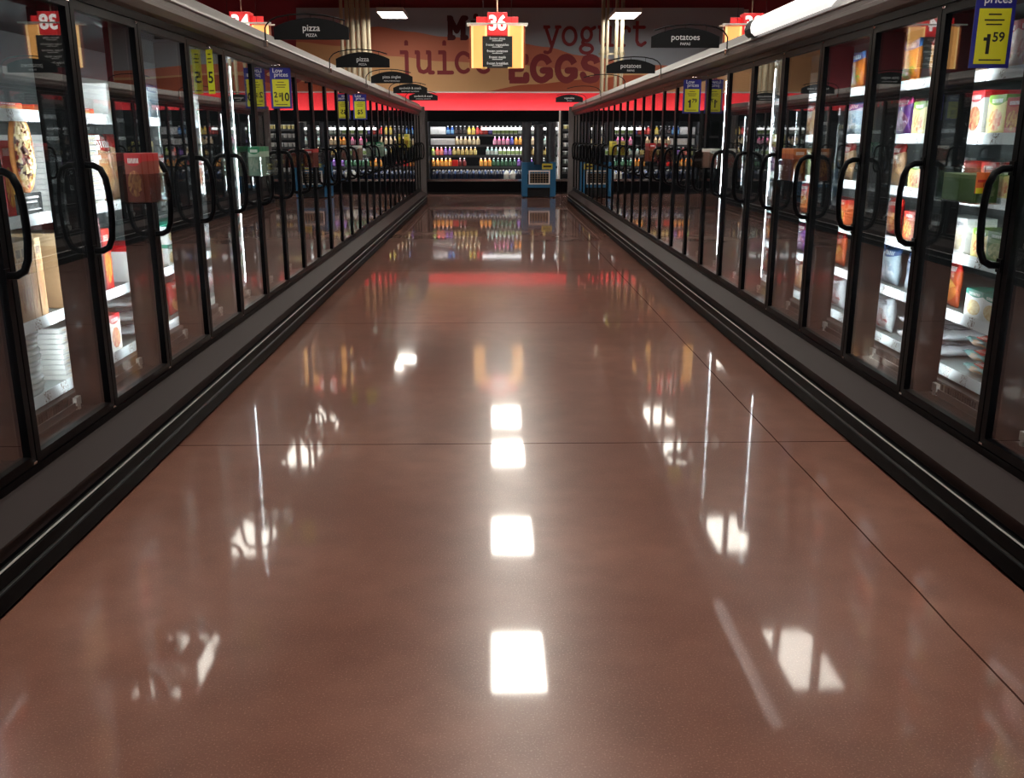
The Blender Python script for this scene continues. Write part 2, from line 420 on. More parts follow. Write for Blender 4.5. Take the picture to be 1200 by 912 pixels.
def strokes(mb, paths, x0, z0, sx, sz, w, y, m):
    n_ = [0]
    for P in paths:
        P = [Vector((x0 + p[0] * sx, 0, z0 + p[1] * sz)) for p in P]
        for a, b in zip(P, P[1:]):
            d = (b - a)
            if d.length < 1e-6: continue
            d.normalize(); n = Vector((-d.z, 0, d.x)) * (w / 2)
            q = [a - n, b - n, b + n, a + n]; n_[0] += 1; y -= .0006
            mb.add([(v.x, y, v.z) for v in q], [(0, 1, 2, 3)], m)
            k = 8
            mb.add([(b.x + math.cos(2 * math.pi * i / k) * w * .5, y - .0003, b.z + math.sin(2 * math.pi * i / k) * w * .5) for i in range(k)], [tuple(range(k))], m)
def word(txt, px0, px1, py_base, py_x, weight, m, y=MY - .006, caps=False):
    x0, zb_ = at_y(px0, py_base, MY); x1, zx = at_y(px1, py_x, MY)
    tot = sum(LET[ch][0] for ch in txt) + .12 * (len(txt) - 1)
    sx = (x1 - x0) / tot; x = x0; h = zx - zb_
    mbl = MB()
    for ch in txt:
        strokes(mbl, LET[ch][1], x, zb_, sx, h, weight, y, m); x += (LET[ch][0] + .12) * sx
    return mbl.build('lettering', parent=mural)
for args in (('Milk', 524, 606, 44, 27.5, .14, INK2), ('yogurt', 637, 757, 53, 32, .085, INK), ('juice', 466, 577, 85, 61.5, .105, INK), ('EGGS', 597, 704, 94, 67, .175, INK)):
    word(*args)

# ------------------------------------------------------------------ ceiling lights
HL = 4.35
def troffer(label, x, y, L=1.25, W=.6, cables=True, first=[None]):
    if first[0] is None:
        t = empty('ceiling_light')
        f = MB().box(-.32, .32, -.645, .645, .02, .09, WHITEP)
        f.box(-.33, -.30, -.65, .65, -.01, .02, WHITEP).box(.30, .33, -.65, .65, -.01, .02, WHITEP)
        f.box(-.30, .30, -.65, -.62, -.01, .02, WHITEP).box(-.30, .30, .62, .65, -.01, .02, WHITEP)
        f.build('housing', t)
        MB().box(-.30, .30, -.62, .62, -.004, .018, TROF).build('diffuser', t)
        c = MB()
        for a in (-.25, .25):
            for b in (-.55, .55): c.tube([(a, b, .09), (a, b, ZC - HL)], .004, BLACKM, 5)
        c.build('suspension_cable', t)
        first[0] = t
    else: t = copy_tree(first[0])
    t.location = (x, y, HL)
    tag(t, label, 'light', 'rows of hanging ceiling lights')
for i, y in enumerate((-1.2, 2.4, 6.0, 9.5, 13.0, 16.8, 19.2)):  # first three are unseen, added to light the room
    troffer('white ceiling light over mid-aisle, in a row partly unseen, partly mirrored in the floor', .26, y)
for x, y in ((-4.7, 20.6), (5.2, 20.6), (-4.7, 16.8), (5.2, 16.8), (-4.7, 11), (5.2, 11), (-9.5, 20.6), (10, 20.6), (-9.5, 13), (10, 13)):  # some are unseen, added for light on upper walls and signs
    troffer('white hanging ceiling light over a neighbouring aisle, some mirrored in freezer glass, some unseen', x, y)
troffer('lit rectangular ceiling light left of the hanging 36 sign, before the mural', -2.42, 24.3)
troffer('lit rectangular ceiling light right of the hanging 36 sign, behind the cream pipes', 3.25, 24.3)

# ------------------------------------------------------------------ pipes beside the mural
def pipes(label, px, Y, r, dx):
    t = empty('pipe_bundle', (at_y(px[0], 60, Y)[0], Y, 0)); x0 = t.location.x
    for i, p in enumerate(px):
        x = at_y(p, 60, Y)[0] - x0
        q = MB().tube([(x, 0, 0), (x, 0, ZC)], r[i], PIPE, 12, cap=False)
        for z in (1.2, 3.55, 5.4): q.tube([(x, 0, z), (x, 0, z + .07)], r[i] + .014, PIPE, 12)
        q.build('pipe', t)
    xs_ = [at_y(p, 60, Y)[0] - x0 for p in px]
    s_ = MB()
    for z in (3.5, 5.3): s_.box(min(xs_) - .09, max(xs_) + .09, .06, .10, z, z + .05, PIPE)
    s_.build('pipe_bracket', t)
    return tag(t, label, 'pipes')
pipes('bundle of cream vertical pipes in front of the left end of the mural', (401.5, 408, 414, 420.5, 427, 433), 25.0, (.045, .05, .07, .055, .075, .045), 0)
pipes('cream vertical pipes in front of the word yogurt on the mural', (706, 711.5, 722, 728.5), 25.0, (.05, .035, .045, .05), 0)

# ------------------------------------------------------------------ freezer cases
ULEN = 5 * PITCH
LEV = {-1: (.41, .72, 1.14, 1.55), 1: (.42, .68, .94, 1.20, 1.46, 1.72)}
def make_case(s):
    t = empty('freezer_case')
    def X(v): return s * v
    def prism(prof, m, y0=0.0, y1=ULEN): return MB().prism_y([(X(a), z) for a, z in prof], y0, y1, m)
    prism([(-.11, 0), (-.128, .02), (-.128, .075), (-.118, .082), (-.118, .09), (-.130, .098), (-.130, .138), (-.115, .15), (0, .15), (0, 0)], KICK).build('kick_plate', t)
    k = prism([(-.132, .148), (-.1295, .1525), (-.127, .1525), (-.127, .148)], TRIM)
    k.prism_y([(X(-.124), .079), (X(-.119), .085), (X(-.112), .085), (X(-.112), .079)], 0, ULEN, DRAIL).build('chrome_trim', t)
    b = prism([(-.10, .152), (-.10, .20), (-.118, .205), (-.118, .212), (-.012, .27), (.0, .275), (.9, .275), (.9, .152)], PANEL)
    b.build('base_panel', t)
    # shell with a white liner
    sh = MB().box(X(0), X(1.0), 0, ULEN, .20 - .2, .151, SHELL).box(X(.96), X(1.0), 0, ULEN, .15, 2.06, SHELL).box(X(0.05), X(1.0), 0, ULEN, 2.03, 2.08, SHELL)
    sh.build('case_shell', t)
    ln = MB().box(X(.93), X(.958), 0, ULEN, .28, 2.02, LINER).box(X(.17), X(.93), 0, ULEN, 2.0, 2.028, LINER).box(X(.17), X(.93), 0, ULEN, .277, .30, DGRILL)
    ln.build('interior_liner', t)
    # canopy fascia
    f = prism([(.0, 2.02), (-.03, 2.03), (-.065, 2.055), (-.065, 2.075), (-.055, 2.08), (-.055, 2.105), (-.01, 2.105), (.03, 2.05), (.03, 2.02)], FASD)
    f.build('fascia', t)
    f = prism([(-.060, 2.106), (-.064, 2.112), (-.058, 2.125), (.0, 2.195), (.012, 2.20), (.03, 2.20), (.03, 2.106)], FASC)
    f.build('canopy_cap', t)
    # fixed black frame
    fr = MB().box(X(.046), X(.16), 0, ULEN, 1.95, 2.02, POST).box(X(.0), X(.046), 0, ULEN, 1.985, 2.02, BLACK).box(X(.046), X(.12), 0, ULEN, .276, .33, POST).box(X(.0), X(.046), 0, ULEN, .276, .305, BLACK)
    fr.build('door_surround', t)
    for i in range(6):
        a, b_ = max(0, i * PITCH - .032), min(ULEN, i * PITCH + .032)
        MB().box(X(.048), X(.15), a, b_, .331, 1.949, POST).build('mullion_post', t)
        if i % 3 != 1 and i < 5: MB().box(X(.150), X(.170), i * PITCH - (.032 if i else 0), i * PITCH - (.027 if i else -.004), .40, 1.949, POST).build('light_shield', t)  # added flange, only there to hide the tube glow down the aisle
        if i < 5: MB().tube([(X(.159), i * PITCH + .014, .43), (X(.159), i * PITCH + .014, 1.93)], .008, LED, 8).build('led_tube', t)
    g = MB().box(X(.195), X(.225), 0, ULEN, .355, .365, DGRILL)
    n = int(ULEN / .022)
    for i in range(n): g.box(X(.195), X(.202), i * .022 + .004, i * .022 + .014, .30, .356, DGRILL)
    g.build('return_grille', t)
    for i in range(5):
        q = MB().box(X(.118), X(.122), i * PITCH + .04, (i + 1) * PITCH - .10, .335, .365, GUARD)
        yc = (i + 1) * PITCH - .10
        q.prism_y([(X(.112), .35), (X(.128), .35), (X(.128), .385), (X(.112), .385)], yc - .015, yc + .03, WHITEP)
        q.prism_y([(X(.112), .31), (X(.128), .31), (X(.128), .349), (X(.112), .349)], yc + .005, yc + .02, WHITEP)
        q.build('shelf_guard', t)
    for z in LEV[s]:
        sh = MB().box(X(.228), X(.92), 0.003, ULEN - .003, z - .02, z, SHELFM).build('shelf', t)
        q = MB().prism_y([(X(.216), z - .035), (X(.227), z - .035), (X(.227), z + .012), (X(.224), z + .012)], 0.003, ULEN - .003, RAIL)
        q.build('price_rail', sh)
    gap = .004
    for i in range(5):
        y0, y1 = i * PITCH + gap, (i + 1) * PITCH - gap; z0, z1, fw = .31, 1.98, .034
        d = MB().box(X(0), X(.044), y0, y0 + fw, z0, z1, BLACK).box(X(0), X(.044), y1 - fw, y1, z0, z1, BLACK)
        d.box(X(0), X(.044), y0 + fw, y1 - fw, z0, z0 + fw, BLACK).box(X(0), X(.044), y0 + fw, y1 - fw, z1 - fw, z1, BLACK)
        for zz in (z0 + .006, z1 - .012):
            d.box(X(-.006), X(0), y1 - .03, y1 - .006, zz, zz + .008, CHROME)
        door = d.build('door', t)
        MB().box(X(.014), X(.020), y0 + fw - .004, y1 - fw + .004, z0 + fw - .004, z1 - fw + .004, GLASS).build('glass_pane', door)
        hy = y1 - .022 if s < 0 else y0 + .022
        pts = [(X(.004), hy, 1.345), (X(-.035), hy, 1.343), (X(-.062), hy, 1.328), (X(-.078), hy, 1.29), (X(-.085), hy, 1.23), (X(-.087), hy, 1.17), (X(-.085), hy, 1.11), (X(-.078), hy, 1.05), (X(-.062), hy, 1.012), (X(-.035), hy, .997), (X(.004), hy, .995)]
        h = MB().tube(pts, .0135, BLACK, 10)
        h.box(X(-.004), X(.002), hy - .017, hy + .017, 1.32, 1.37, BLACK).box(X(-.004), X(.002), hy - .017, hy + .017, .97, 1.02, BLACK)
        h.build('handle', door)
    return t
ORD = ['nearest', 'second', 'third', 'fourth', 'fifth', 'farthest']
for s, P, K0, side in ((-1, PL, KL, 'left'), (1, PR, KR, 'right')):
    proto = make_case(s)
    for u in range(6):
        o = proto if u == 0 else copy_tree(proto)
        o.location = (s * P, K0 - 4 * PITCH + u * ULEN, 0)
        what = ORD[u] + (' from the camera' if u < 5 else ', at the back aisle')
        tag(o, f'black glass-door freezer case, {side} side of aisle, {what}', 'freezer', f'freezer cases along the {side} side')
        if u == 5:
            e = MB().box(s * .05, s * 1.0, ULEN, ULEN + .05, 0, 2.08, FASD).box(s * -.12, s * .05, ULEN, ULEN + .06, .0, 2.15, FASD)
            e.build('end_panel', o)

# ------------------------------------------------------------------ packages
def carton(w, h, d, m): return MB().bbox(-d, 0, -w / 2, w / 2, 0, h, m, .003)
def bag(w, h, d, m, seed=0):
    rnd = random.Random(seed); nu, nv = 12, 14; mb = MB(); ph = [rnd.uniform(0, 6.28) for _ in range(6)]
    def P(u, v, side):
        a = 1 - abs(2 * u - 1) ** 2.4; b = 1 - abs(2 * v - 1) ** 3.0
        th = (d / 2) * (max(a, 0) ** .5) * (max(b, 0) ** .55)
        th *= 1 + .16 * math.sin(7 * u + ph[0] + 3 * v) + .12 * math.sin(11 * v + ph[1] - 4 * u)
        y = (u - .5) * w * (1 - .08 * math.sin(math.pi * v)) ; z = v * h
        x = -d / 2 + side * th + .01 * math.sin(9 * u + ph[2]) * (1 if v > .9 else 0)
        return (x, y, z)
    for side in (1, -1):
        vs = [P(i / nu, j / nv, side) for j in range(nv + 1) for i in range(nu + 1)]
        fs = []
        for j in range(nv):
            for i in range(nu):
                a = j * (nu + 1) + i; q = (a, a + 1, a + nu + 2, a + nu + 1)
                fs.append(q if side > 0 else q[::-1])
        mb.add(vs, fs, m, True)
    xs_ = [v[0] for v in mb.v]; a, b = min(xs_), max(xs_)
    mb.v = [(-d + (v[0] - a) / (b - a) * d, v[1], v[2]) for v in mb.v]
    return weld(mb)
def lying_bag(w, h, d, m, seed=0):
    """pillow lying down: w along the shelf, d deep, h high"""
    b = bag(w, d, h, m, seed)
    b.v = [(-(d) + v[2], v[1], v[0] + h) for v in b.v]
    return b
def discs(w, n, th, m1, m2):
    """shrink-wrapped round pizzas in a stack: ONE package each is built with n=1"""
    r = w / 2; mb = MB()
    mb.lathe([(r * .97, 0), (r, th * .25), (r, th * .7), (r * .93, th * .95)], m1, -r, 0, 24)
    mb.lathe([(r * .8, th * .9), (r * .78, th)], m2, -r, 0, 24)
    return mb
def tub(r, h, m, cap):
    return MB().lathe([(r * .86, 0, m), (r, h * .85, m), (r * 1.04, h * .85, cap), (r * 1.04, h, cap), (r * 1.0, h, cap)], m, -r, 0, 18)

c = lin
M_ = {
 'tan_box': pack_mat('tan_pizza_carton', c(176, 140, 104), c(196, 166, 132), c(150, 100, 70), c(180, 140, 90), 'tall'),
 'darkred_box': pack_mat('dark_red_carton', c(92, 22, 26), c(110, 26, 30), c(120, 40, 34), c(86, 20, 22), 'tall'),
 'redgold': pack_mat('red_gold_carton', c(190, 30, 26), c(214, 44, 30), c(230, 170, 60), c(170, 30, 20)),
 'white_red': pack_mat('white_red_carton', c(226, 226, 222), c(190, 30, 36), c(220, 170, 120), c(190, 60, 40)),
 'white_green': pack_mat('white_teal_carton', c(230, 232, 228), c(24, 132, 110), c(232, 214, 160), c(214, 176, 110)),
 'yellow_green': pack_mat('yellow_green_carton', c(232, 214, 130), c(112, 150, 40), c(214, 110, 60), c(236, 214, 150)),
 'green': pack_mat('sage_green_carton', c(132, 156, 104), c(96, 128, 78), c(190, 190, 140), c(120, 140, 90)),
 'white': pack_mat('white_carton', c(228, 228, 224), c(206, 208, 206), c(214, 196, 160), c(226, 220, 200)),
 'pink_box': pack_mat('pale_rose_carton', c(206, 176, 166), c(170, 70, 76), c(190, 130, 120), c(214, 190, 170)),
 'orange_red': pack_mat('orange_red_carton', c(206, 96, 50), c(190, 40, 30), c(236, 190, 90), c(180, 60, 30)),
 'black_box': pack_mat('black_label_carton', c(34, 36, 40), c(26, 26, 30), c(60, 60, 62), c(38, 40, 44)),
 'purple_bag': pack_mat('purple_bag', c(110, 60, 140), c(190, 60, 120), c(214, 190, 220), c(130, 40, 90), 'bag'),
 'silver_bag': pack_mat('silver_white_bag', c(206, 212, 216), c(190, 198, 204), c(160, 60, 60), c(214, 216, 216), 'bag'),
 'blue_bag': pack_mat('white_blue_bag', c(186, 206, 218), c(60, 96, 150), c(206, 214, 220), c(140, 170, 190), 'bag'),
 'orange_bag': pack_mat('orange_bag', c(206, 86, 40), c(214, 40, 34), c(236, 176, 90), c(190, 70, 30), 'bag'),
 'tan_bag': pack_mat('tan_red_bag', c(190, 150, 116), c(170, 50, 46), c(176, 110, 70), c(206, 170, 120), 'bag'),
 'multi_bag': pack_mat('blue_green_orange_bag', c(214, 120, 40), c(60, 110, 170), c(90, 150, 60), c(226, 130, 40), 'bag'),
 'teal_bag': pack_mat('teal_bag', c(90, 140, 140), c(206, 60, 46), c(220, 150, 60), c(70, 120, 130), 'bag'),
 'red_bag': pack_mat('red_bag', c(170, 30, 34), c(200, 50, 40), c(226, 170, 110), c(150, 40, 30), 'bag'),
 'green_bag': pack_mat('pale_green_bag', c(190, 200, 160), c(60, 120, 60), c(110, 150, 70), c(206, 210, 170), 'bag'),
 'clear': mat('shrink_wrap_white', c(200, 206, 204), 0.2, vary=.15, scale=60, bump=.3),
 'pizza': pack_mat('pizza_top', c(190, 120, 70), c(190, 120, 70), c(222, 190, 130), c(150, 40, 26)),
}
# kind -> (object name, category, phrase, builder, width, height, depth)
K = {
 'tan_box': ('pizza_carton', 'box', 'tan upright pizza carton', lambda: carton(.055, .33, .32, M_['tan_box']), .058, .33),
 'tan_flat': ('pizza_carton', 'box', 'flat tan and red pizza carton lying down', lambda: carton(.30, .035, .30, M_['orange_red']), .31, .035),
 'darkred': ('pizza_carton', 'box', 'tall dark red pizza carton', lambda: carton(.10, .36, .32, M_['darkred_box']), .103, .36),
 'redgold': ('pizza_carton', 'box', 'red carton with gold food picture', lambda: carton(.09, .30, .28, M_['redgold']), .093, .30),
 'whitestack': ('frozen_meal_box', 'box', 'thin white carton lying in a stack', lambda: carton(.24, .022, .26, M_['white']), .26, .022),
 'wrapped': ('wrapped_pizza', 'pizza', 'shrink-wrapped round pizza lying in a stack', lambda: discs(.29, 1, .022, M_['clear'], M_['pizza']), .30, .0225),
 'white_red': ('frozen_meal_box', 'box', 'white carton with a red top band', lambda: carton(.13, .19, .16, M_['white_red']), .135, .19),
 'white_redlow': ('frozen_meal_box', 'box', 'low white and red carton', lambda: carton(.17, .07, .2, M_['white_red']), .175, .07),
 'white_green': ('frozen_vegetable_box', 'box', 'white carton with a teal band', lambda: carton(.15, .125, .14, M_['white_green']), .156, .125),
 'yellow': ('frozen_meal_box', 'box', 'yellow carton with a green arched top', lambda: carton(.135, .165, .12, M_['yellow_green']), .14, .165),
 'yellow_low': ('frozen_meal_box', 'box', 'low yellow carton with a green arched top', lambda: carton(.135, .13, .12, M_['yellow_green']), .14, .13),
 'green': ('frozen_meal_box', 'box', 'sage green carton', lambda: carton(.17, .13, .12, M_['green']), .175, .13),
 'white': ('frozen_meal_box', 'box', 'plain white carton', lambda: carton(.14, .16, .14, M_['white']), .146, .16),
 'pink': ('frozen_meal_box', 'box', 'pale rose carton with a dark pink band', lambda: carton(.15, .19, .12, M_['pink_box']), .155, .19),
 'orange': ('frozen_meal_box', 'box', 'orange and red carton', lambda: carton(.12, .15, .14, M_['orange_red']), .125, .15),
 'purple_bag': ('frozen_food_bag', 'bag', 'purple and pink frozen food bag', lambda: bag(.19, .2, .07, M_['purple_bag'], 1), 0.196, .2),
 'silver_bag': ('frozen_food_bag', 'bag', 'crumpled silver and white frozen food bag', lambda: bag(.2, .19, .08, M_['silver_bag'], 2), 0.206, .19),
 'silver_low': ('frozen_food_bag', 'bag', 'silver white bag lying flat', lambda: lying_bag(.26, .075, .22, M_['silver_bag'], 3), 0.266, .075),
 'blue_bag': ('frozen_food_bag', 'bag', 'white and blue frozen food bag', lambda: bag(.2, .2, .08, M_['blue_bag'], 4), 0.206, .2),
 'orange_bag': ('frozen_food_bag', 'bag', 'orange frozen food bag', lambda: bag(.18, .21, .07, M_['orange_bag'], 5), 0.186, .21),
 'tan_bag': ('frozen_food_bag', 'bag', 'tan and red frozen food bag', lambda: bag(.18, .22, .07, M_['tan_bag'], 6), 0.186, .22),
 'tan_tall': ('frozen_food_bag', 'bag', 'large tan and red frozen food bag', lambda: bag(.22, .33, .1, M_['tan_bag'], 7), 0.226, .33),
 'multi_bag': ('frozen_food_bag', 'bag', 'blue, green and orange frozen food bag', lambda: bag(.2, .22, .07, M_['multi_bag'], 8), 0.206, .22),
 'teal_bag': ('frozen_food_bag', 'bag', 'teal and orange bag lying flat', lambda: lying_bag(.2, .06, .22, M_['teal_bag'], 9), 0.206, .06),
 'teal_up': ('frozen_food_bag', 'bag', 'teal and red frozen food bag', lambda: bag(.19, .2, .07, M_['teal_bag'], 12), 0.196, .2),
 'red_bag': ('frozen_food_bag', 'bag', 'red frozen food bag', lambda: bag(.18, .2, .07, M_['red_bag'], 10), 0.186, .2),
 'red_low': ('frozen_food_bag', 'bag', 'red bag lying flat', lambda: lying_bag(.22, .07, .22, M_['red_bag'], 13), 0.226, .07),
 'green_bag': ('frozen_food_bag', 'bag', 'pale green frozen vegetable bag', lambda: bag(.18, .19, .06, M_['green_bag'], 11), 0.186, .19),
 'tub': ('ice_cream_tub', 'tub', 'white round tub with a red lid', lambda: tub(.06, .13, M_['white_red'], M_['redgold']), .13, .13),
}
PROTO = {}
def place(kind, loc, rotz, label, group, tilt=0.0):
    nm, cat = K[kind][0], K[kind][1]
    if kind not in PROTO: PROTO[kind] = o = K[kind][3]().build(nm)
    else: o = PROTO[kind].copy(); COL.objects.link(o)
    o.location = loc; o.rotation_euler = (0, tilt, rotz)
    tag(o, label, cat, group)
    return o
DN = {-1: 'partly seen edge', 0: 'first whole', 1: 'second whole', 2: 'third whole', 3: 'fourth', 4: 'fifth', 5: 'sixth'}
LVN = ['bottom shelf', 'second shelf up', 'third shelf up', 'fourth shelf up', 'fifth shelf up', 'top shelf']
def fill(s, bay, lev, items, deep=0.0):
    """items: list of (kind, how many facings, stack height); they fill the shelf from the far mullion towards the camera"""
    side = 'left' if s < 0 else 'right'; K0, P = (KL, PL) if s < 0 else (KR, PR)
    y = K0 + (bay + 1) * PITCH - .003 + (.02 if s < 0 else 0); z = LEV[s][lev]; ymin = K0 + bay * PITCH + .02
    rnd = random.Random(bay * 31 + lev * 7 + (s > 0) * 1000)
    for kind, n, st in items:
        wd, ht = K[kind][4], K[kind][5]
        for i in range(n):
            if y - wd < ymin: return
            for k in range(st):
                jx = rnd.uniform(0, .012); jr = R(rnd.uniform(-2.0, 2.0)) if ht < .1 else R(rnd.uniform(-.8, .8))
                if K[kind][1] == 'box' and st == 1: jr = 0
                lab = f'{K[kind][2]}, {LVN[lev]}, {DN[bay]} {side} door'
                place(kind, (s * (P + .237 + jx + deep + (.022 if K[kind][1] == 'bag' else 0)), y - wd / 2, z + .001 + k * (ht + .0012)), (0 if s < 0 else math.pi) + jr, lab, f'{K[kind][2]}s, {LVN[lev]}, {DN[bay]}, {side}')
            y -= wd
# left side: levels .41 .72 1.14 1.55
fill(-1, -1, 0, [('white_red', 5, 1)]); fill(-1, -1, 1, [('darkred', 6, 1)]); fill(-1, -1, 2, [('tan_box', 10, 1)])
fill(-1, 0, 0, [('wrapped', 2, 12)]); fill(-1, 0, 1, [('tan_box', 6, 1), ('tan_flat', 1, 3)]); fill(-1, 0, 2, [('redgold', 2, 1), ('black_box' if False else 'darkred', 1, 1), ('tan_box', 4, 1)], .07); fill(-1, 0, 3, [('tan_flat', 2, 1)])
fill(-1, 1, 0, [('white_red', 1, 1), ('whitestack', 2, 10)]); fill(-1, 1, 1, [('redgold', 1, 1), ('darkred', 3, 1), ('tan_box', 3, 1)]); fill(-1, 1, 2, [('whitestack', 2, 14)]); fill(-1, 1, 3, [('tan_flat', 2, 1)])
fill(-1, 2, 0, [('silver_low', 2, 3)]); fill(-1, 2, 1, [('orange', 2, 1), ('white_red', 2, 1)]); fill(-1, 2, 2, [('tan_tall', 3, 1)]); fill(-1, 2, 3, [('white', 4, 1)])
fill(-1, 3, 0, [('red_bag', 4, 1)]); fill(-1, 3, 1, [('white_green', 4, 2)]); fill(-1, 3, 2, [('tan_bag', 4, 1)]); fill(-1, 3, 3, [('blue_bag', 3, 1)])
fill(-1, 4, 0, [('silver_bag', 3, 1)]); fill(-1, 4, 1, [('silver_bag', 3, 1)]); fill(-1, 4, 2, [('white_red', 5, 1)]); fill(-1, 4, 3, [('white', 4, 1)])
fill(-1, 5, 0, [('green_bag', 4, 1)]); fill(-1, 5, 1, [('teal_up', 3, 1)]); fill(-1, 5, 2, [('silver_bag', 3, 1)])
# right side: levels .42 .68 .94 1.20 1.46 1.72
fill(1, -1, 0, [('orange_bag', 3, 1)]); fill(1, -1, 1, [('pink', 4, 1)]); fill(1, -1, 2, [('yellow', 5, 1)]); fill(1, -1, 3, [('green', 4, 1)]); fill(1, -1, 4, [('white_red', 5, 1)])
fill(1, 0, 0, [('teal_bag', 1, 3), ('red_low', 1, 2), ('silver_low', 1, 2)])
fill(1, 0, 1, [('white_green', 4, 1)])
fill(1, 0, 2, [('yellow_low', 1, 1), ('green', 1, 1), ('orange', 2, 1)])
fill(1, 0, 3, [('orange', 1, 1), ('yellow_low', 2, 1), ('white', 1, 1)])
fill(1, 0, 4, [('yellow', 1, 1), ('orange', 1, 1), ('yellow', 2, 1)])
fill(1, 0, 5, [('pink', 2, 1), ('white', 2, 1)])
fill(1, 1, 0, [('silver_low', 3, 2)]); fill(1, 1, 1, [('blue_bag', 1, 1), ('orange_bag', 3, 1)]); fill(1, 1, 2, [('orange', 3, 1), ('white', 2, 1)])
fill(1, 1, 3, [('yellow_low', 1, 1), ('orange', 1, 1), ('white', 1, 1), ('orange', 1, 1)]); fill(1, 1, 4, [('yellow', 3, 1), ('white_red', 2, 1)]); fill(1, 1, 5, [('tan_bag', 3, 1)])
fill(1, 2, 0, [('silver_bag', 3, 1)]); fill(1, 2, 1, [('blue_bag', 3, 1)]); fill(1, 2, 2, [('silver_bag', 2, 1), ('red_bag', 1, 1)]); fill(1, 2, 3, [('tan_bag', 3, 1)]); fill(1, 2, 4, [('purple_bag', 3, 1)]); fill(1, 2, 5, [('multi_bag', 3, 1)])
fill(1, 3, 0, [('silver_bag', 3, 1)]); fill(1, 3, 1, [('orange_bag', 3, 1)]); fill(1, 3, 2, [('orange', 5, 1)]); fill(1, 3, 3, [('tan_bag', 3, 1)]); fill(1, 3, 4, [('blue_bag', 3, 1)]); fill(1, 3, 5, [('multi_bag', 3, 1)])
fill(1, 4, 0, [('tan_bag', 3, 1)]); fill(1, 4, 1, [('purple_bag', 3, 1)]); fill(1, 4, 2, [('orange_bag', 3, 1)]); fill(1, 4, 3, [('green_bag', 3, 1)]); fill(1, 4, 4, [('tan_bag', 3, 1)])
fill(1, 5, 0, [('red_bag', 3, 1)]); fill(1, 5, 1, [('orange_bag', 3, 1)]); fill(1, 5, 2, [('silver_bag', 3, 1)]); fill(1, 5, 3, [('purple_bag', 3, 1)])

# the display pizza and its black card behind the first left door
dp = empty('display_pizza', (-PL - .252, KL + .69, 1.24), 0); tag(dp, 'oval flatbread pizza standing upright behind the first whole left door', 'pizza')
q = MB(); n = 28; CR = mat('pizza_crust', c(186, 118, 62), .7, vary=.3, scale=30)
def ov(k, f, x): a = 2 * math.pi * k / n; return (x, math.cos(a) * .085 * f, .15 + math.sin(a) * .155 * f)
prof = [(.0, 1.0), (.012, 1.03), (.02, .98), (.018, .90)]
for (x0, f0), (x1, f1) in zip(prof, prof[1:]):
    q.add([ov(k, f0, x0) for k in range(n)] + [ov(k, f1, x1) for k in range(n)], [(k, (k + 1) % n, n + (k + 1) % n, n + k) for k in range(n)], CR, True)
q.add([ov(k, 1.0, 0) for k in range(n)], [tuple(range(n - 1, -1, -1))], CR); q.add([ov(k, .9, .0178) for k in range(n)], [tuple(range(n))], CR)
weld(q)
q.build('crust', dp)
def topping():
    m = bpy.data.materials.new('pizza_cheese_topping'); m.use_nodes = True; nt = m.node_tree; N = nt.nodes.new; L = nt.links.new
    b = nt.nodes['Principled BSDF']; tc = N('ShaderNodeTexCoord'); v = N('ShaderNodeTexVoronoi'); v.inputs['Scale'].default_value = 42
    L(tc.outputs['Object'], v.inputs['Vector']); s_ = N('ShaderNodeSeparateColor'); L(v.outputs['Color'], s_.inputs[0])
    r = N('ShaderNodeValToRGB'); L(s_.outputs[0], r.inputs[0]); r.color_ramp.interpolation = 'CONSTANT'
    e = r.color_ramp.elements; e[0].color = c(232, 206, 150); e[1].position = .45; e[1].color = c(140, 46, 26)
    x = e.new(.68); x.color = c(196, 150, 90); x = e.new(.85); x.color = c(90, 40, 30)
    L(r.outputs[0], b.inputs['Base Color']); b.inputs['Roughness'].default_value = .4
    return m
q = MB(); TP = topping(); rnd = random.Random(3)
q.add([ov(k, .91, .018) for k in range(n)], [tuple(range(n))], TP)
for _ in range(70):
    a = rnd.uniform(0, 6.28); rr = math.sqrt(rnd.random()) * .8; y_ = math.cos(a) * .085 * rr; z_ = .15 + math.sin(a) * .155 * rr; sz = rnd.uniform(.006, .011)
    q.bbox(.018, .018 + sz, y_ - sz, y_ + sz, z_ - sz, z_ + sz, TP, .003)
q.build('topping', dp)
q = MB().bbox(-PL - .242, -PL - .232, KL + .58, KL + .79, 1.153, 1.234, BLACKP, .002).box(-PL - .232, -PL - .2315, KL + .61, KL + .76, 1.212, 1.220, WHITE).box(-PL - .232, -PL - .2315, KL + .64, KL + .74, 1.195, 1.201, WHITE).box(-PL - .232, -PL - .2315, KL + .62, KL + .77, 1.165, 1.169, WHITE)
tag(q.build('shelf_card'), 'black card with white print under the upright oval pizza', 'card')

# ------------------------------------------------------------------ clear bins hung on the doors
def bin_mesh(s, dep, ln, h=.13, th=.004):
    X = lambda v: -s * v        # away from the glass, into the aisle
    t = MB().box(X(.004), X(dep), 0, ln, 0, th, ACRYL).box(X(dep - th), X(dep), 0, ln, th, h, ACRYL).box(X(.004), X(.004 + th), 0, ln, th, h * 1.25, ACRYL)
    t.box(X(.004 + th), X(dep - th), 0, th, th, h, ACRYL).box(X(.004 + th), X(dep - th), ln - th, ln, th, h, ACRYL)
    return t
RB = pack_mat('red_snack_box', c(130, 52, 36), c(176, 24, 30), c(190, 120, 70), c(120, 44, 30))
GB = pack_mat('green_lid_box', c(150, 170, 150), c(16, 110, 70), c(190, 190, 170), c(120, 150, 130))
OB = pack_mat('orange_nugget_box', c(150, 70, 36), c(180, 104, 50), c(226, 140, 60), c(120, 40, 24))
WB = pack_mat('white_top_box', c(150, 110, 96), c(226, 226, 220), c(190, 60, 50), c(170, 160, 150))
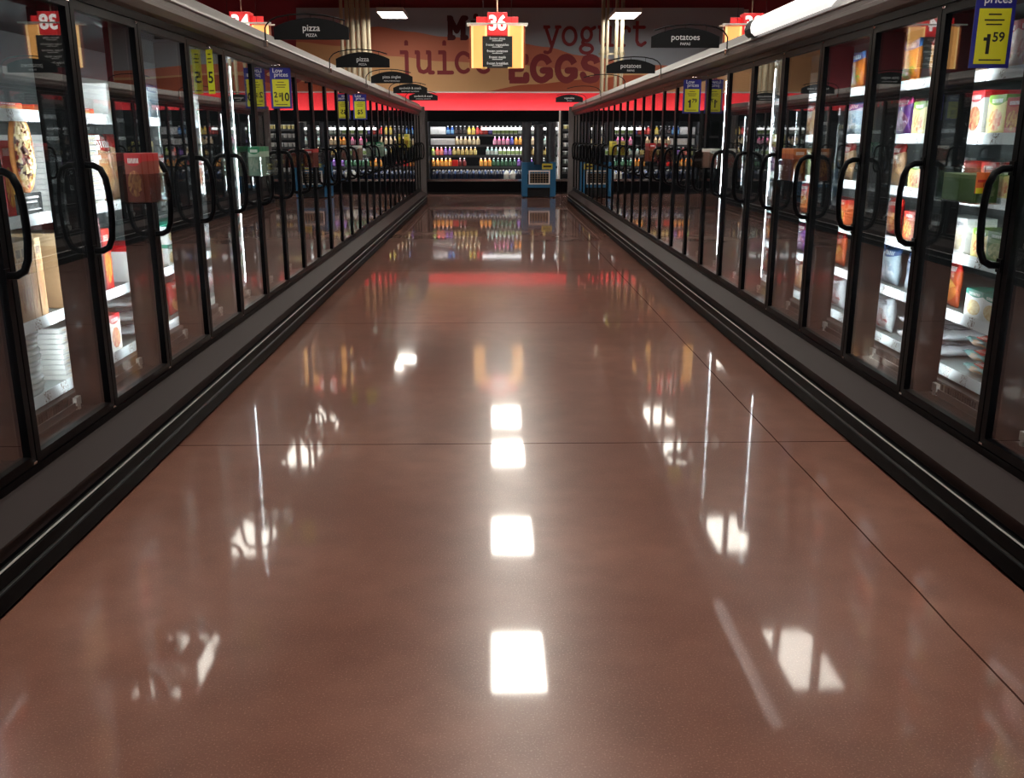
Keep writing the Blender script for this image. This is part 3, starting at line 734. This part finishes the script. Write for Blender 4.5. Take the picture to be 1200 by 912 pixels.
YB = pack_mat('yellow_pouch', c(222, 200, 60), c(230, 214, 90), c(190, 110, 40), c(214, 190, 70))
SB = pack_mat('sage_box', c(110, 140, 84), c(140, 160, 110), c(170, 180, 130), c(96, 124, 76))
def door_bin(s, y, z, dep, ln, what, m, w_, h_, n, place_txt, pname='snack_box', dd=.078, colname='red'):
    P = PL if s < 0 else PR
    t = empty('door_bin', (s * P, y, z))
    bin_mesh(s, dep, ln).build('tray', t)
    for yy in (.03, ln - .03): MB().tube([(-s * .0035, yy, .15), (-s * .010, yy, .15)], .011, ACRYL, 10).build('suction_cup', t)
    tag(t, f'clear plastic bin hung on {place_txt}', 'bin', 'clear bins hung on the freezer doors')
    first = None
    for i in range(n):
        yy = y + .012 + w_ / 2 + i * (w_ + .002)
        if first is None:
            first = o = MB().bbox(-w_ / 2, w_ / 2, -dd / 2, dd / 2, 0, h_, m, .003).build(pname, rotz=-math.pi / 2)
        else: o = first.copy(); COL.objects.link(o)
        o.location = (s * (P - .014 - dd / 2), yy, z + .005)
        tag(o, f'{colname} in the clear bin on {place_txt}', 'box', f'{colname} in one door bin, {place_txt}')
door_bin(-1, 4.30, 1.165, .125, .25, 'red', RB, .072, .215, 3, 'the second whole door on the left', colname='tall red snack box')
door_bin(-1, 6.48, 1.20, .135, .30, 'green', GB, .09, .19, 3, 'the fifth door on the left', colname='green-topped box')
door_bin(-1, 8.40, 1.20, .14, .30, 'red', RB, .09, .15, 3, 'the eighth door on the left', colname='low red box')
door_bin(-1, 11.3, 1.20, .14, .30, 'white', WB, .09, .16, 3, 'the left doors under the small low-price sign', colname='white-topped snack box')
door_bin(-1, 13.6, 1.20, .14, .30, 'green', GB, .09, .19, 3, 'the left doors beyond the small low-price sign', colname='small green-topped box')
door_bin(-1, 18.0, 1.28, .16, .36, 'yellow', YB, .105, .24, 3, 'the far end doors on the left', colname='yellow package')
door_bin(1, 5.63, 1.20, .105, .25, 'orange', OB, .075, .185, 3, 'the fourth door on the right', colname='orange snack box')
door_bin(1, 7.82, 1.21, .15, .32, 'white', WB, .098, .15, 3, 'the sixth door on the right', colname='white-topped brown box')
door_bin(1, 3.445, 1.215, .11, .30, 'green', SB, .135, .10, 2, 'the first whole door on the right', colname='sage green box')
door_bin(1, 10.9, 1.19, .15, .30, 'red', RB, .09, .2, 3, 'the right doors, just beyond the low-price sign', colname='dark red box')
door_bin(1, 14.36, 1.2, .15, .30, 'yellow', YB, .09, .2, 3, 'the far right doors', colname='yellow pouch box')
q = MB().bbox(-.028, .028, -.002, .002, -.045, .03, mat('tag_orange', c(226, 110, 50), .5), .0015).box(-.022, .022, -.0025, -.002, -.005, .004, mat('tag_red', c(190, 40, 30), .5))
q.box(-.026, .0, -.0025, -.002, -.045, -.025, YEL).text('10', .006, -.0026, -.014, .02, BLACKP, .01)
q.tube([(0, 0, .03), (0, 0, .05)], .002, CHROME, 6)
tag(q.build('hanging_tag', loc=(PR - .085, 3.432, 1.30)), 'small orange and yellow hang tag on the nearest right door bin', 'tag')

# ------------------------------------------------------------------ price signs standing out from the doors
def price_sign(s, y, z0, z1, wd, big, small, header, label, yaw=0, gap=.004):
    P = PL if s < 0 else PR
    w_ = wd; cx = -s * (w_ / 2 + gap); t = empty('price_sign', (s * P, y, z0), yaw)
    h = z1 - z0; b = MB()
    if header:
        b.bbox(cx - w_ / 2, cx + w_ / 2, -.002, .002, 0, h, BLUE, .001)
        b.text('Low', cx - w_ * .12, -.0026, h * .93, h * .15, WHITE, .01).text('prices', cx + w_ * .04, -.0026, h * .83, h * .15, WHITE, .01)
        b.build('sign_board', t); b = MB(); y0_, y1_ = h * .05, h * .72
    else: y0_, y1_ = 0, h
    iw = w_ * (.80 if header else 1)
    b.bbox(cx - iw / 2, cx + iw / 2, -.004, -.0025, y0_, y1_, YEL, .0005)
    ch = y1_ - y0_
    if small in ('59', '79'):
        b.box(cx - iw * .17, cx - iw * .06, -.0045, -.004, y0_ + ch * .18, y0_ + ch * .54, BLACKP).box(cx - iw * .27, cx - iw * .17, -.0045, -.004, y0_ + ch * .42, y0_ + ch * .48, BLACKP)
        b.text(small, cx + iw * .19, -.0045, y0_ + ch * .48, ch * .24, BLACKP, .02)
    elif small == '$10':
        b.text('2', cx - iw * .33, -.0045, y0_ + ch * .42, ch * .28, BLACKP, .03).text('for', cx - iw * .3, -.0045, y0_ + ch * .2, ch * .12, BLACKP, .02)
        b.text('$', cx - iw * .08, -.0045, y0_ + ch * .42, ch * .2, BLACKP, .02).text('10', cx + iw * .2, -.0045, y0_ + ch * .34, ch * .42, BLACKP, .03, sx=.85)
    else: b.text(small, cx, -.0045, y0_ + ch * .36, ch * .36, BLACKP, .02)
    for k, (ww, zz) in enumerate(((.4, .88), (.62, .78), (.5, .70), (.7, .06))):
        b.box(cx - iw * ww / 2, cx + iw * ww / 2, -.0045, -.004, y0_ + ch * zz, y0_ + ch * (zz + .025), BLACKP)
    b.build('price_card', t)
    MB().tube([(cx, 0.003, h * .98), (cx, 0.003, h + .02), (-s * .006, .003, h + .02)], .003, CHROME, 6).build('hook', t)
    return tag(t, label, 'sign')
price_sign(-1, 7.33, 1.665, 1.955, .155, '2', '$10', True, 'blue Low prices sign with yellow 2 for $10 card on the left doors')
price_sign(-1, 11.6, 1.665, 1.955, .16, '1', '$5', True, 'smaller, farther blue Low prices sign with yellow card on the left doors')
price_sign(-1, 5.75, 1.70, 1.945, .05, '', '5', False, 'narrow yellow price card turned edgewise on the third left door', yaw=R(-28))
price_sign(1, 8.70, 1.665, 1.955, .16, '1', '79', True, 'blue Low prices sign with yellow 1 79 card on the right doors')
price_sign(1, 3.52, 1.695, 1.975, .145, '1', '59', True, 'large near blue sign with yellow 1 59 card at the right edge')

# ------------------------------------------------------------------ arched category signs on bent arms
def category_sign(s, y, title, sub, board=True, label=''):
    P = PL if s < 0 else PR
    t = empty('category_sign', (s * (P - .079), y, 2.09))
    X = lambda v: -s * v
    # arm: up from the canopy, then arching over the board
    pts = [(X(0), 0, 0), (X(0), 0, .10), (X(.015), 0, .125), (X(.04), 0, .15), (X(.09), 0, .172), (X(.18), 0, .188), (X(.29), 0, .193), (X(.40), 0, .186), (X(.49), 0, .170), (X(.56), 0, .150)]
    MB().tube(pts, .0055, BLACKM, 8).build('arm', t)
    MB().bbox(X(0) - .012, X(0) + .012, -.02, .02, -.025, .02, CHROME, .003).build('clamp', t)
    if board:
        x0, x1 = .062, .582; prof = []
        for i in range(17):
            f = i / 16; prof.append((X(x0 + (x1 - x0) * f), .105 + .062 * (1 - (2 * f - 1) ** 2)))
        prof = prof + [(X(x1), .025), (X(x0), .025)]
        b = MB().plate_y(prof, -.006, .006, BLACKM); cx = X((x0 + x1) / 2)
        for face, yy in ((-1, -.0066), (1, .0066)):
            sz = .062 if len(title) < 10 else .047
            b.text(title, cx, yy, .10, sz, WHITE, .006, face=face); b.text(sub, cx, yy, .052, .028 if len(sub) < 8 else .02, WHITE, .006, face=face)
        b.build('sign_board', t)
        h = MB()
        for f in (.2, .5, .8):
            xx = x0 + (x1 - x0) * f; h.tube([(X(xx), 0, .13), (X(xx), 0, .185 - .05 * (f - .45) ** 2)], .0025, BLACKM, 5)
        h.build('hanger', t)
    return tag(t, label, 'sign', 'category signs over the freezers')
category_sign(-1, 6.94, 'pizza', 'PIZZA', True, 'largest, nearest black arched sign reading pizza over the left freezers')
category_sign(-1, 9.6, 'pizza', 'PIZZA', True, 'second black arched sign reading pizza over the left freezers')
category_sign(-1, 12.3, 'pizza singles', 'PIZZAS INDIVIDUALES', True, 'black arched sign reading pizza singles over the left freezers')
category_sign(-1, 15.0, 'sandwich & snack', 'SANDWICHES Y BOCADILLOS', True, 'nearer black arched sign reading sandwich & snack over the left freezers')
category_sign(-1, 17.8, 'sandwich & snack', 'SANDWICHES Y BOCADILLOS', True, 'farther, smallest black arched sign reading sandwich & snack on the left')
category_sign(1, 7.5, 'potatoes', 'PAPAS', True, 'largest, nearest black arched sign reading potatoes over the right freezers')
category_sign(1, 10.4, 'potatoes', 'PAPAS', True, 'second black arched sign reading potatoes over the right freezers')
category_sign(1, 13.2, '', '', False, 'bare bent sign arm on the right canopy, nearer of two without a board')
category_sign(1, 16.1, '', '', False, 'bare bent sign arm on the right canopy, farther of two without a board')
category_sign(1, 18.6, 'vegetables', 'VERDURAS', True, 'small far black arched sign on the right in front of the red band')

# glowing strip with a black cap lying on the right canopy
t = empty('canopy_strip', (PR, 5.25, 2.0)); q = MB()
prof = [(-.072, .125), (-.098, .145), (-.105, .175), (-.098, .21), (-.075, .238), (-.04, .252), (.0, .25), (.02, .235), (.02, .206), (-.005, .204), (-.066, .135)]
q.prism_y(prof, 0, 1.50, mat('strip_glow', (1, 1, 1, 1), .4, emit=(1, .98, .94, 1), estr=.95)); q.build('diffuser', t)
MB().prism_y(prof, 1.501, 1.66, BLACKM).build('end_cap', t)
tag(t, 'glowing strip with a black end cap lying on the right freezer canopy', 'lamp')

# ------------------------------------------------------------------ hanging aisle number signs
def lantern_glow(name, col, st): return mat(name, col, .5, emit=col, estr=st)
OR1 = lantern_glow('lantern_amber', c(252, 184, 104), .85); OR2 = lantern_glow('lantern_yellow', c(254, 214, 140), 1.1); ORS = mat('lantern_side', c(180, 84, 40), .5)
REDP = lantern_glow('number_red', c(222, 40, 44), .55); NUM = lantern_glow('number_white', c(255, 250, 245), 1.0)
def aisle_sign(num, x, label, Y=19.0):
    t = empty('aisle_sign', (x, Y, 2.76))
    for sx in (-1, 1):
        q = MB(); x0, x1 = .20 * sx, .50 * sx; n = 8
        front, back = [], []
        for i in range(n + 1):
            f = i / n; front.append((x0 + (x1 - x0) * f, -.10 * math.cos(f * 1.4))); 
        for i in range(n):
            (a, ya), (b, yb) = front[i], front[i + 1]
            for sg in (1, -1):
                m = OR2 if i in (0, n - 1) else OR1
                q.add([(a, sg * ya, 0), (b, sg * yb, 0), (b, sg * yb, .76), (a, sg * ya, .76)], [(0, 1, 2, 3) if (sg * sx > 0) else (3, 2, 1, 0)], m)
        q.box(x1, x1 + sx * .035, -.03, .03, 0, .76, ORS)
        q.build('lantern_panel', t)
        MB().bbox(*(sorted((.16 * sx, .40 * sx))), .02, .05, .80, .93, REDP, .004).build('red_wing', t)
    b = MB().bbox(-.285, .285, -.125, .125, .01, .57, BLACKP, .004)
    words = ['frozen pizza', 'frozen vegetables', 'frozen potatoes', 'frozen meals', 'frozen breakfast']
    for face in (-1, 1):
        for i, wd in enumerate(words):
            b.text(wd, 0, face * .126, .525 - i * .112, .062, WHITE, .012, face=face)
            b.box(-.1, .1, face * .1255, face * .1262, .48 - i * .112, .49 - i * .112, WHITE)
            b.box(-.26, .26, face * .1255, face * .1260, .462 - i * .112, .466 - i * .112, DGRILL)
    b.build('directory_panel', t)
    b = MB().bbox(-.19, .19, -.15, .15, .58, .99, REDP, .006)
    for face in (-1, 1): b.text(num, 0, face * .151, .79, .36, NUM, .035, face=face, sx=.95)
    b.build('number_box', t)
    MB().box(-.58, .58, -.16, -.14, .775, .805, WHITEP).box(-.58, .58, .14, .16, .775, .805, WHITEP).build('metal_bar', t)
    k = MB().tube([(0, 0, .99), (0, 0, ZC - 2.76)], .012, PIPE, 8)
    for a in (-.27, .27): k.tube([(a, .0, .79), (a, .0, ZC - 2.76)], .004, BLACKM, 5)
    k.build('suspension', t)
    tag(t, label, 'sign', 'hanging aisle number signs')
aisle_sign('36', .10, 'glowing amber hanging aisle sign with the red number 36, over the aisle centre')
aisle_sign('34', -4.75, 'amber hanging aisle sign numbered 34, half hidden by the left freezer canopy')
aisle_sign('38', 4.98, 'amber hanging aisle sign numbered 38, half hidden by the right freezer canopy')

# ------------------------------------------------------------------ dairy cooler on the back wall
CY = 25.45                    # front lip
def cooler(x0, x1, label, shelves, lit, glow=True):
    t = empty('open_cooler', (x0, CY, 0)); Wd = x1 - x0; g = .004
    q = MB().box(g, Wd - g, .02, 1.25, 0, .36, BLACKM).box(g, Wd - g, 0, .06, .34, .40, CHROME).box(g, Wd - g, 0, .05, .06, .33, BLACK); q.build('base', t)
    q = MB().box(g, Wd - g, 1.18, 1.25, .36, 2.15, BLACKM).box(g, .05, .05, 1.2, .36, 2.15, BLACKM).box(Wd - .05, Wd - g, .05, 1.2, .36, 2.15, WHITEP if lit else BLACKM); q.build('back_panel', t)
    q = MB().box(g, Wd - g, .12, 1.25, 1.93, 2.15, BLACKM).prism_y([(g, 1.87), (Wd - g, 1.87), (Wd - g, 2.16), (g, 2.16)], .06, .14, BLACK); q.build('canopy', t)
    if glow: MB().box(.06, Wd - .06, .16, .22, 1.895, 1.925, COOL).build('light_strip', t)
    for z in shelves:
        d0 = .30 + (1.6 - z) * .10
        sh = MB().box(.06, Wd - .06, d0, 1.17, z - .02, z, BLACKM).build('shelf', t)
        MB().box(.06, Wd - .06, d0 - .008, d0, z - .046, z + .012, DRAIL).build('price_rail', sh)
        if z > .5 and glow: MB().box(.08, Wd - .08, d0 + .015, d0 + .045, z - .032, z - .021, COOL).build('light_strip', sh)  # added strip, unseen behind the rail, brightens the row below
    tag(t, label, 'cooler')
    return t
SHA = (1.54, 1.27, 1.0, .71)
cooler(-1.75, 1.80, 'black open dairy and juice cooler on the back wall, behind the blue display stand', SHA, True)
cooler(-6.4, -1.75, 'unlit black cooler on the back wall beyond the left freezers', (1.5, 1.2, .9, .6), False, False)
SHB = (1.68, 1.45, 1.22, 1.0, .78, .56)
cooler(1.80, 6.4, 'black open cooler on the back wall to the right, packed with small tubs', SHB, True)
hs = MB().box(1.45, 3.48, .262, .29, 1.665, 1.725, mat('header_glow', (1, 1, 1, 1), .5, emit=(1, 1, 1, 1), estr=2.2)).box(1.45, 3.48, .29, .30, 1.66, 1.73, BLACKM)
hs.build('header_strip', bpy.data.objects['open_cooler'])
# top light wash on the red band
tag(MB().box(-7.5, 7.5, CY + 1.3, CY + 1.34, 2.10, 2.13, COVE).box(-7.5, 7.5, CY + 1.25, CY + 1.36, 2.06, 2.098, BLACKM).build('cove_light'), 'long strip light on top of the back coolers washing the red wall band', 'light')

def bottle(r, h, body, label_m, cap_m, neck=.35):
    return MB().lathe([(r * .9, 0, body), (r, h * .05, body), (r, h * .14, label_m), (r, h * .55, body), (r * .95, h * .62, body), (r * neck, h * .84, body), (r * neck, h * .9, cap_m), (r * neck * 1.15, h * .9, cap_m), (r * neck * 1.15, h, cap_m), (r * .2, h, cap_m)], body, 0, 0, 12)
def jug(r, h, body, cap_m):
    q = MB().lathe([(r * .95, 0, body), (r, h * .08, body), (r, h * .6, body), (r * .6, h * .8, body), (r * .28, h * .9, body), (r * .28, h * .91, cap_m), (r * .32, h, cap_m), (r * .1, h, cap_m)], body, 0, 0, 12)
    q.tube([(r * .35, -r * .25, h * .86), (r * .75, -r * .55, h * .84), (r * .98, -r * .55, h * .6), (r * .95, -r * .4, h * .45)], r * .12, body, 6)
    return q
def pm(name, col, rough=.25): return mat('drink_' + name, c(*col), rough)
CAPW = pm('cap_white', (230, 230, 226))
BM = {}
def bprod(key):
    if key in BM: return BM[key]
    LW = pm('label_white', (226, 226, 222), .5)
    bd = {'white_case': lambda: MB().bbox(-.1, .1, -.06, .06, 0, .2, pack_mat('white_multipack', c(230, 230, 228), c(206, 206, 206), c(120, 120, 124), c(226, 226, 222)), .004),
          'white_red_case': lambda: MB().bbox(-.052, .052, -.06, .06, 0, .17, pack_mat('white_red_multipack', c(232, 232, 230), c(214, 210, 206), c(190, 40, 40), c(226, 226, 222)), .004),
          'red_square': lambda: MB().bbox(-.075, .075, -.07, .07, 0, .17, pack_mat('red_juice_pack', c(206, 30, 30), c(214, 60, 40), c(226, 120, 60), c(190, 30, 26)), .004)}
    cols = {'blue': ((30, 70, 140), (120, 170, 206)), 'dark': ((26, 22, 24), (60, 50, 50)), 'yellow': ((226, 190, 70), (236, 214, 130)), 'red': ((176, 30, 34), (214, 90, 80)),
            'tan': ((170, 140, 100), (214, 196, 160)), 'pink': ((206, 90, 130), (226, 170, 190)), 'navy': ((40, 40, 130), (120, 110, 190)), 'orange': ((232, 130, 30), (240, 180, 90)),
            'green': ((150, 180, 60), (206, 214, 150)), 'salmon': ((226, 80, 70), (236, 150, 130)), 'purple': ((90, 50, 130), (150, 110, 180)), 'amber': ((130, 100, 40), (196, 176, 110)),
            'mint': ((120, 150, 140), (206, 214, 206)), 'white': ((226, 228, 224), (150, 176, 110)), 'maroon': ((96, 26, 30), (130, 50, 46)), 'forest': ((30, 70, 50), (70, 110, 80))}
    if key in bd: q = bd[key](); nm, cat, ph = ('drink_box', 'box', key.replace('_', ' '))
    elif key.startswith('jug'):
        q = jug(.075, .27, pm(key, {'jug_dark': (34, 40, 56), 'jug_white': (220, 222, 214), 'jug_blue': (40, 60, 100)}[key]), CAPW); nm, cat, ph = 'juice_jug', 'jug', {'jug_dark': 'dark', 'jug_white': 'white', 'jug_blue': 'dark blue'}[key]
    elif key.startswith('tub'):
        cc = {'tub_white': (216, 218, 214), 'tub_grey': (140, 146, 140), 'tub_gold': (176, 160, 96)}[key]
        q = MB().lathe([(.042, 0), (.05, .1)], pm(key, cc, .4), 0, 0, 12).lathe([(.053, .1), (.053, .115)], LW, 0, 0, 12); nm, cat, ph = 'dairy_tub', 'tub', key[4:]
    else:
        a, b = cols[key]; q = bottle(.048, .225, pm(key + '_body', a), pm(key + '_label', b, .5), CAPW); nm, cat, ph = 'juice_bottle', 'bottle', key
    BM[key] = (q, nm, cat, ph, [None])
    return BM[key]
def shelfrow(seq, x0, z, d, row_txt, pitch):
    x = x0
    for key, n, p in seq:
        if key is None: x += n * p; continue
        q, nm, cat, ph, first = bprod(key)
        for i in range(n):
            if first[0] is None: first[0] = o = q.build(nm)
            else: o = first[0].copy(); COL.objects.link(o)
            o.location = (x + p / 2, CY + d, z + .001); x += p
            word_ = {'drink_box': '', 'juice_jug': ' jug', 'juice_bottle': ' bottle', 'dairy_tub': ' tub'}[nm]
            tag(o, f'{ph}{word_} {row_txt}', cat, f'{ph}{word_} run, {row_txt}')
B = .113
shelfrow([('white_case', 2, .205), ('blue', 2, B), ('dark', 3, B), ('yellow', 2, B), ('red', 3, B), ('navy', 1, B), ('white', 6, B), ('mint', 6, B)], -1.66, 1.54, .38, 'on the top shelf of the back juice cooler', B)
shelfrow([('white_red_case', 6, .108), ('tan', 6, B), (None, 3, B), ('pink', 4, B), ('navy', 1, B), ('orange', 2, B), ('tan', 3, B), ('mint', 5, B)], -1.66, 1.27, .41, 'on the second shelf down of the back juice cooler', B)
shelfrow([('green', 1, B), ('salmon', 2, B), ('purple', 2, B), ('amber', 6, B), (None, 2, B), ('mint', 3, B), ('white', 6, B), ('amber', 6, B)], -1.66, 1.0, .44, 'on the third shelf down of the back juice cooler', B)
shelfrow([('orange', 5, B), ('red_square', 1, .16), ('maroon', 2, B), (None, 3, B), ('orange', 3, B), ('forest', 6, B), ('purple', 4, B), ('dark', 3, B)], -1.66, .71, .47, 'on the fourth shelf down of the back juice cooler', B)
shelfrow([('jug_dark', 12, .162), ('jug_white', 2, .162), ('jug_dark', 6, .162)], -1.66, .36, .15, 'in the front row of the back cooler floor', .16)
shelfrow([(None, 1, .08), ('jug_blue', 19, .162)], -1.66, .36, .36, 'in the second row of the back cooler floor', .16)
rnd = random.Random(5)
for z in SHB:
    dd = .30 + (1.6 - z) * .10 + .065
    seq = [(rnd.choice(('tub_white', 'tub_grey', 'tub_gold')), rnd.randint(2, 5), .118) for _ in range(10)]
    # keep inside the section
    out = []; tot = 0
    for k_, n_, p_ in seq:
        n_ = min(n_, 37 - tot); tot += n_
        if n_ > 0: out.append((k_, n_, p_))
    shelfrow(out, 1.88, z, dd, f'on the {["top", "second", "third", "fourth", "fifth", "lowest"][SHB.index(z)]} shelf of the right-hand back cooler', .118)

# ------------------------------------------------------------------ blue display stand at the end of the aisle
BLUP = mat('blue_corrugated', c(20, 96, 140), .5, vary=.08, scale=12)
t = empty('display_stand', (.73, 23.9, 0))
q = MB().box(0, .14, 0, .5, .03, .87, BLUP).box(.71, .85, 0, .5, .03, .87, BLUP).box(.14, .71, .06, .5, .03, .58, BLACKM).box(.14, .71, .42, .5, .58, .87, BLUP).box(.12, .73, .0, .06, .25, .33, BLUP)
q.build('blue_bin', t)
q = MB()
q.box(.17, .70, -.02, .0, .33, .36, WHITE).box(.17, .70, -.02, .0, .64, .67, WHITE).box(.17, .20, -.02, .0, .36, .64, WHITE).box(.67, .70, -.02, .0, .36, .64, WHITE)
for i in range(6): q.box(.245 + i * .07, .255 + i * .07, -.015, -.005, .36, .64, mat('tan_wire', c(150, 130, 110), .5))
for i in range(4): q.box(.20, .67, -.012, -.004, .41 + i * .06, .417 + i * .06, MATS['tan_wire'])
q.build('white_framed_grate', t)
DT = mat('dark_smoked_tube', c(58, 60, 66), .2, vary=.35, scale=9)
for x in (.12, .425, .73):
    MB().lathe([(.12, .0), (.12, .95), (.11, .96)], DT, x, .28, 20).build('tall_column', t).location.z = .87 - (0 if x != .425 else .06)
MB().bbox(.50, .76, -.03, -.015, .70, .84, mat('yellow_price_board', c(190, 180, 60), .5), .003).box(.53, .73, -.032, -.030, .75, .79, BLACKP).build('yellow_sign', t)
q = MB()
for x in (.04, .81):
    for y in (.05, .45): q.lathe([(.025, 0), (.03, .03)], BLACKM, x, y, 10)
q.build('foot', t)
tag(t, 'blue display stand with dark tall columns and a white framed grate, at the aisle end', 'display stand')

# dark rack at the left end
t = empty('wire_rack', (-2.28, 23.2, 0)); q = MB()
for x in (0, .46):
    for y in (0, .4): q.box(x, x + .03, y, y + .03, 0, 1.85, BLACKM)
q.box(0, .49, .40, .43, .05, 1.85, BLACKM); q.build('frame', t)
for z in (.2, .55, .9, 1.25, 1.6): MB().box(.03, .46, .03, .40, z - .015, z, BLACKM).build('shelf', t)
tag(t, 'dark narrow rack of coloured packages beyond the left freezers', 'rack')
for z, col, nm in ((.2, (150, 34, 40), 'red'), (.55, (30, 120, 60), 'green'), (.9, (30, 90, 120), 'teal blue'), (1.25, (60, 56, 60), 'dark grey'), (1.6, (40, 38, 44), 'black')):
    first = None
    for i in range(3):
        if first is None: first = o = MB().bbox(-.065, .065, -.08, .08, 0, .24, pack_mat('rack_' + nm, c(*col), c(*[min(255, v + 40) for v in col]), c(*[min(255, v + 25) for v in col]), c(*col)), .004).build('snack_package')
        else: o = first.copy(); COL.objects.link(o)
        o.location = (-2.28 + .10 + i * .143, 23.34, z + .001)
        tag(o, f'{nm} package on the dark rack beyond the left freezers', 'package', f'{nm} packages on the dark rack')
